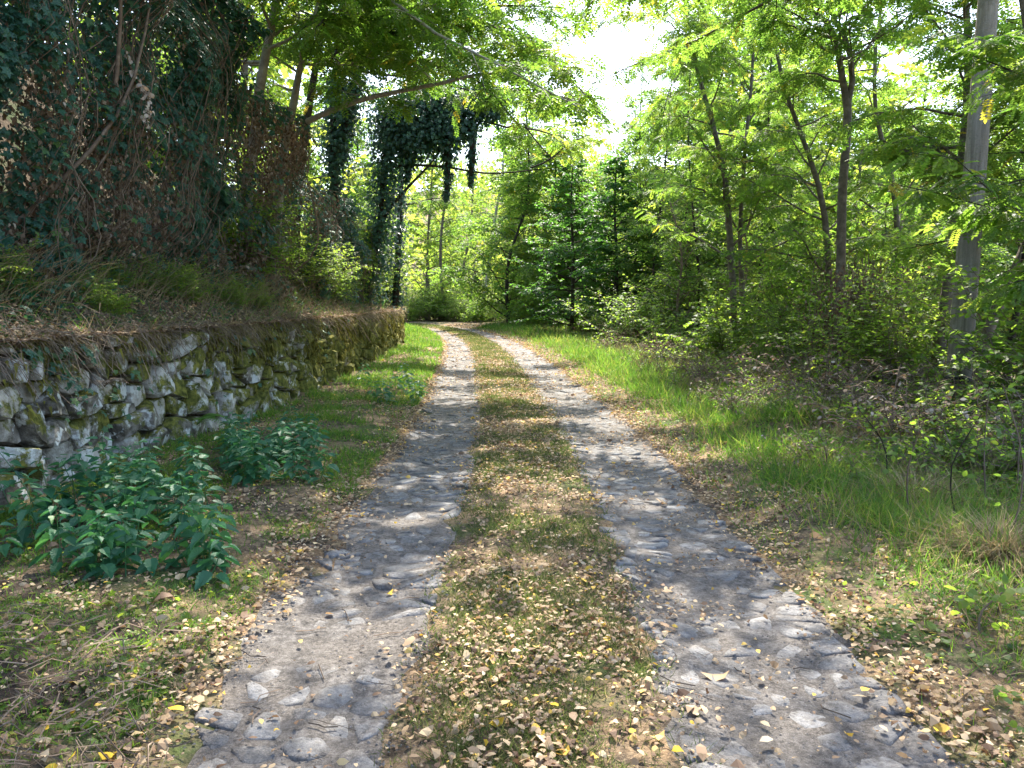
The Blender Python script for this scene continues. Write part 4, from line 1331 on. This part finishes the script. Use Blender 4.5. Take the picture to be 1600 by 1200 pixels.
for j, (x, y) in enumerate(spots):
    q_ = 800 + FPX * x / y
    nettle(x, y, g.uniform(.28, .48), g, 'dark nettle of the rounded clump, its %s %s' % ('near' if y < 6.9 else 'far', 'left side' if q_ < 405 else 'right side' if q_ > 455 else 'middle'), 'nettles of the rounded clump', single=False)
for j in range(9):
    x, y = ground_at(g.uniform(560, 660), g.uniform(595, 640))
    nettle(x, y, g.uniform(.25, .42), g, 'pale sunlit nettle in the verge grass by the left wheel track', 'sunlit nettles on the left verge', single=False, size=.12)

# ---- fern and dead fern on the wall
def fern(name, base, n, L, mat, label, cat, spread, g, size=.05):
    root = tag(empty(name, base.tolist()), label, cat)
    for k in range(n):
        a = spread[0] + (spread[1] - spread[0]) * (k + .5) / n + g.normal() * .1
        d = np.array([math.cos(a), math.sin(a), 0]) * g.uniform(.6, 1)
        path = np.array([d * L * t + np.array([0, 0, L * (.9 * t - .8 * t * t)]) for t in np.linspace(0, 1, 14)])
        tg = np.gradient(path, axis=0); sd = np.cross(tg, [0, 0, 1.]); sd /= np.linalg.norm(sd, axis=1, keepdims=True)
        Ps = np.repeat(path[1:], 2, 0); sg = np.tile([1, -1], 13)[:, None]
        Ds = np.repeat(sd[1:], 2, 0) * sg + np.repeat(tg[1:] / np.linalg.norm(tg[1:], axis=1, keepdims=True), 2, 0) * .4
        ss = size * 1.6 * np.sin(np.linspace(.5, 3.0, 13)).repeat(2) + .01
        T = T_OVAL * np.array([.6, 1, 1])
        V, F, tt = scatter(T, F_OVAL, Ps, frames(Ds, np.array([[0, 0, 1.]]).repeat(26, 0)), ss, g.random(26))
        V2, F2 = tube(path, np.linspace(.003, .001, 14), 3)
        link('frond', mk('frond', np.vstack([V, V2]), [F, F2 + len(V)], mat, np.concatenate([tt, np.full(len(V2), .2)])), root)
    return root


pf = ground_at(308, 690)
fern('fern', np.array([np.interp(pf[1], WL[:, 1], WL[:, 0]) + .1, pf[1], .18]), 5, .42, M['frond'], 'small bright green fern at the foot of the stone wall', 'fern', (-1.0, .9), g)
wx = np.interp(6.9, WL[:, 1], WL[:, 0])
fern('dead_fern', np.array([wx + .06, 6.9, .78]), 9, .26, M['dead'], 'withered reddish fern growing out of a joint of the wall', 'dead fern', (-1.6, 1.4), g, .03)

# ================================================================ GRASS
T_BL = np.array([(-.5, 0, 0), (.5, 0, 0), (.38, .5, .10), (-.38, .5, .10), (0, 1, .42)], float); F_BL = np.array([(0, 1, 2), (0, 2, 3), (3, 2, 4)])
T_B1 = np.array([(-.5, 0, 0), (.5, 0, 0), (0, 1, .3)], float); F_B1 = np.array([(0, 1, 2)])


def blades(name, x, y, z, H, W, mat, g, lean=.45, tint=None, label=None, simple_=False):
    n = len(x)
    D = np.stack([g.normal(size=n) * lean, g.normal(size=n) * lean, np.ones(n)], 1)
    R = frames(D, unit(n, g) * np.array([1, 1, .1]))
    T, F = (T_B1, F_B1) if simple_ else (T_BL, F_BL)
    if tint is None: tint = np.clip(.5 + .2 * g.normal(size=n), 0, 1)
    V, FF, tt = scatter(T, F, np.stack([x, y, z], 1), R, np.stack([W, H, H], 1), tint)
    o = link(name, mk(name, V, FF, mat, tt))
    return tag(o, label, 'grass', kind='stuff')


def samp(n, l0, l1, s0, s1, g, wf):
    """points with density falling with distance, kept with weight wf(s,l,x,y)"""
    u = g.random(n); l = l0 * (l1 / l0) ** u; s = g.uniform(s0, s1, n)
    x, y = xy_of(s, l)
    k = g.random(n) < wf(s, l, x, y)
    return x[k], y[k], s[k], l[k]


g = np.random.default_rng(13)
def w_right(s, l, x, y):
    c = fbm(x, y, .7, 50)
    hol = 1 - np.exp(-(((x - 3.0) / .7) ** 2 + ((y - 8.45) / .42) ** 2) ** 2) * 1.0
    lush = hol * sstep(1.7, 2.3, s) * (1 - sstep(2.5 + .02 * l, 3.6 + .02 * l, s)) * (.6 + .4 * sstep(4.2, 5.5, l))
    return np.clip(lush * (.22 + 1.5 * sstep(.38, .62, c)) + .16 * hol, 0, 1)
x, y, s, l = samp(170000, 2.2, 44, 1.4, 6.2, g, w_right)
H = (.05 + .10 * g.random(len(x))) * (.7 + .9 * fbm(x, y, .6, 51)) * (1 + .02 * l) * (.55 + .6 * sstep(1.7, 2.4, s)) * (.6 + .5 * sstep(3.5, 5.5, l)) * (.6 + .8 * g.random(len(x)))
blades('grass', x, y, gz(x, y, s) - .005, H, .0028 + .0006 * l, M['grass'], g, tint=np.clip(.45 + .3 * g.normal(size=len(x)) + .8 * (fbm(x, y, .5, 52) - .5), 0, 1), lean=.6, label='bright green grass along the right verge of the track')
def w_mid(s, l, x, y):
    return np.clip(sstep(.34, .56, fbm(x, y, .4, 60)) * (1 - sstep(.30, .58, np.abs(s + .02))) + .12, 0, 1)
x, y, s, l = samp(110000, 2.0, 60, -.62, .55, g, w_mid)
H = (.018 + .045 * g.random(len(x))) * (1 + .025 * l)
blades('grass', x, y, gz(x, y, s) - .003, H, .002 + .0007 * l, M['dull_grass'], g, lean=.9, tint=np.clip(.38 + .36 * g.normal(size=len(x)), 0, 1), label='short sparse grass on the strip between the wheel tracks')
def w_left(s, l, x, y):
    wx = np.interp(y, WL[:, 1], WL[:, 0])
    return np.where(x > wx + .15, np.clip(sstep(.40, .62, fbm(x, y, .5, 70)) * .9 * (.6 + .4 * sstep(3.6, 5.0, l)) + .08, 0, 1), 0)
x, y, s, l = samp(120000, 2.2, 48, -4.2, -1.45, g, w_left)
H = (.03 + .07 * g.random(len(x))) * (1 + .03 * l) * (.6 + .6 * sstep(4, 8, l))
blades('grass', x, y, gz(x, y, s) - .004, H, .0026 + .0006 * l, M['grass'], g, lean=.6, tint=np.clip(.42 + .25 * g.normal(size=len(x)), 0, 1), label='patchy green grass between the wall and the left wheel track')
# dry grass on the right
def w_dry(s, l, x, y):
    return np.clip((.16 * sstep(1.7, 2.2, s) + sstep(2.6, 3.6, s)) * (.25 + .8 * sstep(.4, .6, fbm(x, y, .9, 80))) + .05, 0, 1)
x, y, s, l = samp(95000, 2.6, 40, 1.7, 9.5, g, w_dry)
H = (.08 + .26 * g.random(len(x)) ** 1.4) * (1 + .008 * l)
blades('dry_grass', x, y, gz(x, y, s) - .01, H, .0022 + .0006 * l, M['straw'], g, lean=.8, label='dry straw coloured grass among the weeds right of the green verge')
# dry and green grass on the bank top
n = 22000
wyv = 3.6 * (36 / 3.6) ** g.random(n); u = g.uniform(.04, 1.6, n)
k = g.random(n) < .15 + sstep(.38, .6, fbm(wyv, u, .5, 141)) * (.35 + .65 * sstep(.3, .8, u)); wyv, u = wyv[k], u[k]; n = len(u)
B = bank(wyv, u)
H = (.06 + .22 * g.random(n) ** 1.3) * (1 + .01 * wyv)
half = g.random(n) < .62
for m_, lab, nm, sel in ((M['straw'], 'dry grass stems on the bank top above the wall', 'dry_grass', half), (M['grass'], 'green grass and herbs on the bank top above the wall', 'grass', ~half)):
    b_ = B[sel]; nn = len(b_)
    blades(nm, b_[:, 0], b_[:, 1], b_[:, 2] - .01, H[sel], .003 + .0006 * b_[:, 1], m_, g, lean=.9, tint=np.clip(.45 + .25 * g.normal(size=nn), 0, 1), label=lab)
n = 7000
wyv = 3.6 * (34 / 3.6) ** g.random(n); k = g.random(n) < .15 + sstep(.4, .6, vn(wyv, wyv * 0, .45, 151)); wyv = wyv[k]; n = len(wyv)
B = bank(wyv, g.uniform(.02, .22, n)); L = g.uniform(.08, .38, n) * (.6 + .8 * vn(wyv, wyv * 0, .6, 152))
D = np.stack([g.uniform(.3, 1.0, n), g.normal(size=n) * .5, g.uniform(-.5, .8, n)], 1)
V, FF, tt = scatter(T_BL * np.array([1, 1, -1.7]), F_BL, B, frames(D, np.array([[0, 0, 1.]]).repeat(n, 0) + unit(n, g) * .25), np.stack([.0035 + .0005 * wyv, L, L], 1), np.clip(.4 + .25 * g.normal(size=n), 0, 1))
tag(link('dry_grass', mk('dry_grass', V, FF, M['straw'], tt)), 'dry grass spilling over the top edge of the wall', 'grass', kind='stuff')
# herbs: small broad leaves on bank and verges
def herbs(P, g, size, label, mat, tmpl=None, cat='ground cover', name='ground_cover', upz=.2):
    n = len(P); T, F = tmpl or (T_OVAL, F_OVAL)
    D = np.stack([g.normal(size=n), g.normal(size=n), g.uniform(-.2, .6, n)], 1)
    V, FF, tt = scatter(T, F, P, frames(D, np.array([[0, 0, 1.]]).repeat(n, 0) + g.normal(size=(n, 3)) * .35), g.uniform(*size, n), np.clip(.5 + .22 * g.normal(size=n), 0, 1))
    tag(link(name, mk(name, V, FF, mat, tt)), label, cat, kind='stuff')


n = 16000
wyv = 3.6 * (36 / 3.6) ** g.random(n); u = g.uniform(.1, 1.9, n); B = bank(wyv, u)
k = g.random(n) < sstep(.42, .6, fbm(B[:, 0], B[:, 1], .8, 90)) + .1
B = B[k]; B[:, 2] += g.uniform(.02, .35, len(B)) * sstep(.2, 1.2, u[k])
herbs(B, g, (.03, .085), 'small green leaves covering the bank between wall and thickets', M['vine'], (T_LOBE, F_LOBE))
x, y, s, l = samp(90000, 3.0, 42, 2.4, 8.5, g, lambda s, l, x, y: np.clip(sstep(.4, .58, fbm(x, y, .8, 95)) * sstep(2.4, 3.8, s) + .04, 0, 1))
z = gz(x, y, s) + g.uniform(.02, .45, len(x)) * sstep(3, 5.5, s) + .02
herbs(np.stack([x, y, z], 1), g, (.03, .075), 'leafy weeds covering the ground right of the green verge', M['bush'], (T_OVAL * np.array([1.3, 1, 1]), F_OVAL))
x, y, s, l = samp(7000, 2.3, 20, -3.7, -1.5, g, w_left)
herbs(np.stack([x, y, gz(x, y, s) + .02], 1), g, (.02, .045), 'low green herbs on the left verge', M['bush'], (T_LOBE, F_LOBE))
x, y, s, l = samp(4000, 2.3, 14, 1.6, 4.5, g, lambda s, l, x, y: np.clip(sstep(.45, .6, fbm(x, y, .5, 97)), 0, 1))
herbs(np.stack([x, y, gz(x, y, s) + .02], 1), g, (.02, .05), 'low green herbs on the right verge near the track', M['bush'], (T_OVAL * np.array([1.5, 1, 1]), F_OVAL))

# ================================================================ FALLEN LEAVES
curl = [T_OVAL * np.array([1.0, 1, 1]) - [0, .5, 0]]
for a, b_, c_ in ((.7, .4, .2), (.4, -.5, .4), (-.4, .45, .3)):
    t = curl[0].copy(); t[:, 2] = a * np.abs(t[:, 0]) * 1.2 + b_ * t[:, 1] ** 2 * 1.4 + c_ * t[:, 0] * t[:, 1] * 2; curl.append(t)


def w_lit(s, l, x, y):
    c = fbm(x, y, .35, 110)
    edge = np.exp(-((np.abs(s + .02) - 1.50) / .22) ** 2) * np.where(s > 0, .85, 1.0)
    mid = (1 - sstep(.38, .66, np.abs(s))) * (.16 + .84 * sstep(.34, .70, c))
    out = .38 * sstep(1.6, 1.9, np.abs(s)) * (1 - sstep(2.3, 3.8, np.abs(s))) * sstep(.35, .6, c) + .07
    ins = .03 + .16 * sstep(.5, .7, c)
    w = np.maximum(np.maximum(edge * (.5 + .8 * c), mid), out)
    rut = (np.abs(s) > .55) & (np.abs(s) < 1.32)
    w = np.where(rut, ins + .8 * np.maximum(w, .5 * sstep(.4, .6, c)) * (1 - sstep(0, .24, np.minimum(np.abs(s) - .5, 1.4 - np.abs(s)))), w)
    w = w * (.62 + .75 * sstep(4, 9, l))
    w = w * np.where((s < -1.5), .25 + .9 * sstep(.38, .6, fbm(x, y, .7, 119)), 1) * np.where((s < -1.9) & (l < 3.6), .4, 1)
    return np.clip(w, 0, 1)


g = np.random.default_rng(17)
x, y, s, l = samp(330000, 1.9, 50, -3.9, 4.2, g, w_lit)
wx = np.interp(y, WL[:, 1], WL[:, 0]); k = x > wx + .1
x, y, s, l = x[k], y[k], s[k], l[k]
n = len(x)
z = gz(x, y, s) + .012 + g.random(n) * .016 + .012 * ((np.abs(s) > .5) & (np.abs(s) < 1.4))
tint = np.clip(.46 + .24 * g.normal(size=n), 0, .84); yl = g.random(n) < .07; tint[yl] = g.uniform(.88, 1, yl.sum())
size = (.011 + .024 * g.random(n) ** 1.4 + .024 * (g.random(n) < .06)) * (1 + .035 * l)
az = g.uniform(0, 6.28, n)
D = np.stack([np.cos(az), np.sin(az), g.normal(size=n) * .18], 1)
R = frames(D, np.array([[0, 0, 1.]]).repeat(n, 0) + g.normal(size=(n, 3)) * .5)
vari = g.integers(4, size=n)
order = np.argsort(l)
near = np.zeros(n, bool)
pref = order[(np.abs(x[order] / y[order]) < .66) & (y[order] > 2.35) & (size[order] > .029)][:300]
near[pref] = True
Vs, Fs, Ts, k0 = [], [], [], 0
for v in range(4):
    m = (vari == v) & ~near
    V, FF, tt = scatter(curl[v], F_OVAL, np.stack([x, y, z], 1)[m], R[m], size[m], tint[m])
    Vs.append(V); Fs.append(FF + k0); Ts.append(tt); k0 += len(V)
litter = tag(link('leaf_litter', mk('leaf_litter', np.concatenate(Vs), np.concatenate(Fs), M['litter'], np.concatenate(Ts))), 'fallen tan and yellow leaves strewn along the track edges', 'fallen leaves', kind='stuff')
lm = {}
for j in pref:
    key = (int(vari[j]), round(float(tint[j]) * 8) / 8)
    if key not in lm: lm[key] = mk('fallen_leaf', curl[key[0]], F_OVAL, M['litter'], np.full(6, min(key[1], .97)))
    o = link('fallen_leaf', lm[key], ground)
    s_j = float(size[j]) * 1.15; r = R[j]
    o.matrix_local = Matrix([[r[a][b_] * s_j for b_ in range(3)] + [(x[j], y[j], z[j] + .006)[a]] for a in range(3)] + [[0, 0, 0, 1]])
# leaves on the bank top and wall coping
n = 30000
wyv = 3.6 * (34 / 3.6) ** g.random(n); u = g.random(n) ** 1.5 * 1.7 - .06; B = bank(wyv, u)
V, FF, tt = scatter(curl[1], F_OVAL, B + [0, 0, .03], frames(unit(n, g) * [1, 1, .3], np.array([[.2, 0, 1.]]).repeat(n, 0) + g.normal(size=(n, 3)) * .5), g.uniform(.02, .045, n) * (1 + .02 * wyv), np.clip(.4 + .22 * g.normal(size=n), 0, 1))
tag(link('leaf_litter', mk('leaf_litter', V, FF, M['litter'], tt)), 'fallen brown leaves lying along the top of the wall', 'fallen leaves', kind='stuff')

# twigs
tb = []
for _ in range(420):
    l = 2.1 * (18 / 2.1) ** g.random(); s = g.choice([-1, 1]) * g.uniform(.3, 3.2)
    x_, y_ = xy_of(s, l); L = g.uniform(.04, .18); a = g.uniform(0, 3.14); r = g.choice([.001, .0015, .0028])
    xs_ = x_[0] + np.array([-1, -.2, .4, 1]) * math.cos(a) * L / 2 + g.normal(size=4) * .014; ys_ = y_[0] + np.array([-1, -.2, .4, 1]) * math.sin(a) * L / 2 + g.normal(size=4) * .014
    tb.append(tube(np.stack([xs_, ys_, gz(xs_, ys_) + .022 + r], 1), r, 3))
for _ in range(2200):   # straw stems on the bank lip, some hanging over
    w = 3.5 * (26 / 3.5) ** g.random(); p = bank(w, g.uniform(.0, .7))[0]
    d = np.array([g.uniform(-.1, .9), g.normal() * .8, g.uniform(.0, .8)]); L = g.uniform(.2, .7)
    pts = [p + d * L * t + np.array([.1, 0, -.9]) * L * t * t for t in (0, .35, .7, 1)]
    tb.append(tube(np.array(pts), g.choice([.0015, .0022, .003]), 3))
V, FF = join(tb)
tag(link('twigs', mk('twigs', V, FF, M['twig'])), 'dry twigs and bare stems scattered on the verges and bank', 'twigs', kind='stuff')

# larger single leaves that stand out
for j, (px_, py_, sz, t, lab) in enumerate([(275, 1122, .075, .99, 'bright yellow fallen leaf at the edge of the left wheel track, lower left'), (258, 955, .10, .3, 'large grey brown dead leaf standing in the herbs left of the track'),
                                           (1118, 1052, .12, .45, 'large brown curled leaf on the right wheel track'), (866, 1113, .045, .98, 'small round yellow leaf on the middle strip, nearest the camera'),
                                           (1060, 1183, .05, .96, 'yellow leaf on the middle strip beside the right wheel track'), (610, 926, .06, .93, 'pale yellow leaf lying on the left wheel track'),
                                           (640, 1010, .075, .35, 'brown twisted leaf on the right edge of the left wheel track'), (215, 1160, .06, .9, 'dull yellow leaf in the dark earth at the lower left'),
                                           (100, 1010, .06, .92, 'yellow leaf among the weeds at the lower left'), (1350, 1085, .06, .95, 'yellow brown leaf at the right edge of the right wheel track')]):
    x_, y_ = ground_at(px_, py_)
    T = curl[1 + j % 3] * np.array([1, 1, .9])
    me = mk('fallen_leaf', T, F_OVAL, M['litter'], np.full(6, t), smooth=True)
    o = link('fallen_leaf', me, None, (x_, y_, gz([x_], [y_])[0] + .03)); o.scale = (sz,) * 3; o.rotation_euler = (g.normal() * .2, g.normal() * .2, g.uniform(0, 6.28))
    tag(o, lab, 'leaf')

# grit and small stones lying on the wheel tracks
Tg = np.array([(1, 0, 0), (-.5, .8, 0), (-.5, -.8, 0), (0, 0, .6)], float); Fg = np.array([(0, 1, 3), (1, 2, 3), (2, 0, 3)])
x, y, s, l = samp(60000, 2.0, 22, -1.6, 1.6, g, lambda s, l, x, y: np.where((np.abs(s) > .45) & (np.abs(s) < 1.45), .35 + .65 * sstep(.4, .6, fbm(x, y, .3, 33)), .03))
n = len(x)
V, FF, tt = scatter(Tg, Fg, np.stack([x, y, gz(x, y, s) + .008], 1), frames(unit(n, g) * [1, 1, .15], np.array([[0, 0, 1.]]).repeat(n, 0) + g.normal(size=(n, 3)) * .2), (.002 + .009 * g.random(n) ** 4) * (1 + .05 * l), g.random(n))
tag(link('gravel', mk('gravel', V, FF, M['cobble'], tt)), 'grit and small stones lying on the wheel tracks', 'gravel', kind='stuff')

# ================================================================ TALL WEEDS on the right
g = np.random.default_rng(91)
WLAB = ['tall leafy weed in front of the foot of the concrete pole', 'pale stemmed weed right of the pole foot', 'leaning weed with large grey green leaves at the right edge', 'dark stalked weed in the dry grass right of the hollow',
        'low broad leaved weed at the near right verge', 'thin weed between the hollow and the pole', 'upright weed left of the dry grass tussock', 'weed with drooping leaves behind the dry tussock', 'bushy weed at the edge of the green grass',
        'weed with heart shaped leaves in the lower right corner', 'black withered stalk with few leaves, beside the tussock', 'tall thin weed at the far right of the verge']
for j, (px_, py_, H, nb_) in enumerate([(1490, 690, .95, 20), (1525, 720, 1.0, 22), (1590, 780, 1.1, 22), (1385, 770, .7, 14), (1560, 985, .22, 9), (1340, 700, .6, 12), (1420, 830, .75, 14), (1540, 800, .9, 20), (1290, 745, .4, 14), (1530, 1010, .2, 8), (1495, 820, .8, 8), (1575, 860, 1.0, 16)]):
    x_, y_ = ground_at(px_, py_); b = np.array([x_, y_, gz([x_], [y_])[0] - .02])
    G = Grow(900 + j)
    path = smoothpath([b, b + [g.normal() * .04, g.normal() * .04, H * .5], b + [g.normal() * .12, g.normal() * .12, H]], 7)
    G.limb(path, np.linspace(.007, .003, 7), 5)
    for k in range(nb_):
        q = (.2 + .8 * k / nb_) * 5.99; i = int(q); p = path[i] + (path[i + 1] - path[i]) * (q - i)
        a = k * 2.4; d = np.array([math.cos(a), math.sin(a), .35])
        L = .12 * (1.3 - k / nb_) + .03
        G.limb(np.array([p, p + d * L * .5, p + d * L]), [.002, .0015, .001], 3)
        G.P.append(np.array([p + d * L * f for f in (.5, .8, 1)])); G.D.append(np.array([d + g.normal(size=3) * .5 - [0, 0, .3] for _ in range(3)]))
    root = tag(empty('tall_weed', b.tolist()), WLAB[j], 'weed', 'tall weeds of the right verge')
    link('stem', G.wood('stem', M['bark_dark'] if j in (3, 10) else M['twig'], b), root)
    link('foliage', G.leaves('foliage', M['bush'], (T_OVAL * np.array([1.2, 1, 1]) * (.055 if j in (2, 4, 9) else .05), F_OVAL), origin=b), root)

# dry tussocks
for j, (px_, py_, R_, H, lab) in enumerate([(1565, 880, .42, .36, 'large dry grass tussock collapsed at the right edge'), (1425, 790, .3, .42, 'smaller dry grass tussock beside the dark stalk'), (1300, 700, .3, .25, 'dry grass mound behind the dark hollow')]):
    x_, y_ = ground_at(px_, py_); n = 3600
    a = g.uniform(0, 6.28, n); r = np.abs(g.normal(size=n)) * R_ * .5
    X_ = x_ + np.cos(a) * r; Y_ = y_ + np.sin(a) * r
    D = np.stack([np.cos(a) * 1.0 + g.normal(size=n) * .5, np.sin(a) + g.normal(size=n) * .5, g.uniform(.2, 1.1, n)], 1)
    V, FF, tt = scatter(T_BL * np.array([1, 1, -1.6]), F_BL, np.stack([X_, Y_, gz(X_, Y_)], 1), frames(D, np.array([[0, 0, 1.]]).repeat(n, 0) + unit(n, g) * .2), np.stack([np.full(n, .006), g.uniform(.4, 1, n) * H, g.uniform(.3, 1.1, n) * H], 1), np.clip(.55 + .25 * g.normal(size=n), 0, 1))
    V[:, 2] = np.maximum(V[:, 2], gz(V[:, 0], V[:, 1]))
    tag(link('grass_tussock', mk('grass_tussock', V, FF, M['straw'], tt)), lab, 'tussock')

# dead stalks lying on the bare dark earth at the lower left, near the camera
tb = []
for _ in range(170):
    x_, y_ = ground_at(g.uniform(-120, 250), g.uniform(985, 1230)); L = g.uniform(.06, .28); a = g.uniform(0, 3.14)
    tt_ = np.array([-1, -.3, .4, 1]); X_ = x_ + tt_ * math.cos(a) * L / 2 + g.normal(size=4) * .012; Y_ = y_ + tt_ * math.sin(a) * L / 2 + g.normal(size=4) * .012
    tb.append(tube(np.stack([X_, Y_, gz(X_, Y_) + .02 + .03 * np.abs(g.normal(size=4))], 1), g.choice([.0012, .002, .003]), 3))
V, FF = join(tb)
tag(link('dead_stalks', mk('dead_stalks', V, FF, M['twig'])), 'dead stalks lying on the dark earth at the lower left', 'dead stalks', kind='stuff')
for cx_, cy_, rx_, ry_ in ((-2.05, 2.85, .55, .38), (-1.75, 3.45, .30, .16), (-2.55, 3.9, .45, .2)):
    T = []
    for k in range(9):
        for j in range(28):
            a = 2 * math.pi * j / 28; r = k / 8 * (1 + .35 * (vn(math.cos(a) * 2 + cx_ * 5, math.sin(a) * 2, 1, 3) - .5))
            xx = cx_ + math.cos(a) * rx_ * r; yy = cy_ + math.sin(a) * ry_ * r
            T.append((xx, yy, gz([xx], [yy])[0] + .012 * (1 - (k / 8) ** 4) - .03 * (k / 8) ** 6 + (vn(xx, yy, .06, 4) - .5) * .035))
    i = np.arange(8)[:, None] * 28 + np.arange(28)[None]; i2 = np.arange(8)[:, None] * 28 + (np.arange(28)[None] + 1) % 28
    link('earth_patch', mk('earth_patch', np.array(T), np.stack([i, i2, i2 + 28, i + 28], 2).reshape(-1, 4), M['earth'], smooth=True), ground)

# dark earth lip of the hollow
n = 24
T = []
for k in range(9):
    for j in range(n):
        a = 2 * math.pi * j / n; r = k / 8
        xx = 3.0 + math.cos(a) * .46 * r; yy = 8.62 + math.sin(a) * .20 * r
        T.append((xx, yy, gz([xx], [yy])[0] + .012 * (1 - r ** 6) - .02 * (r ** 6) + (vn(xx, yy, .07, 4) - .5) * .05))
i = np.arange(8)[:, None] * n + np.arange(n)[None]; i2 = np.arange(8)[:, None] * n + (np.arange(n)[None] + 1) % n
link('earth_patch', mk('earth_patch', np.array(T), np.stack([i, i2, i2 + n, i + n], 2).reshape(-1, 4), M['earth'], smooth=True), ground)
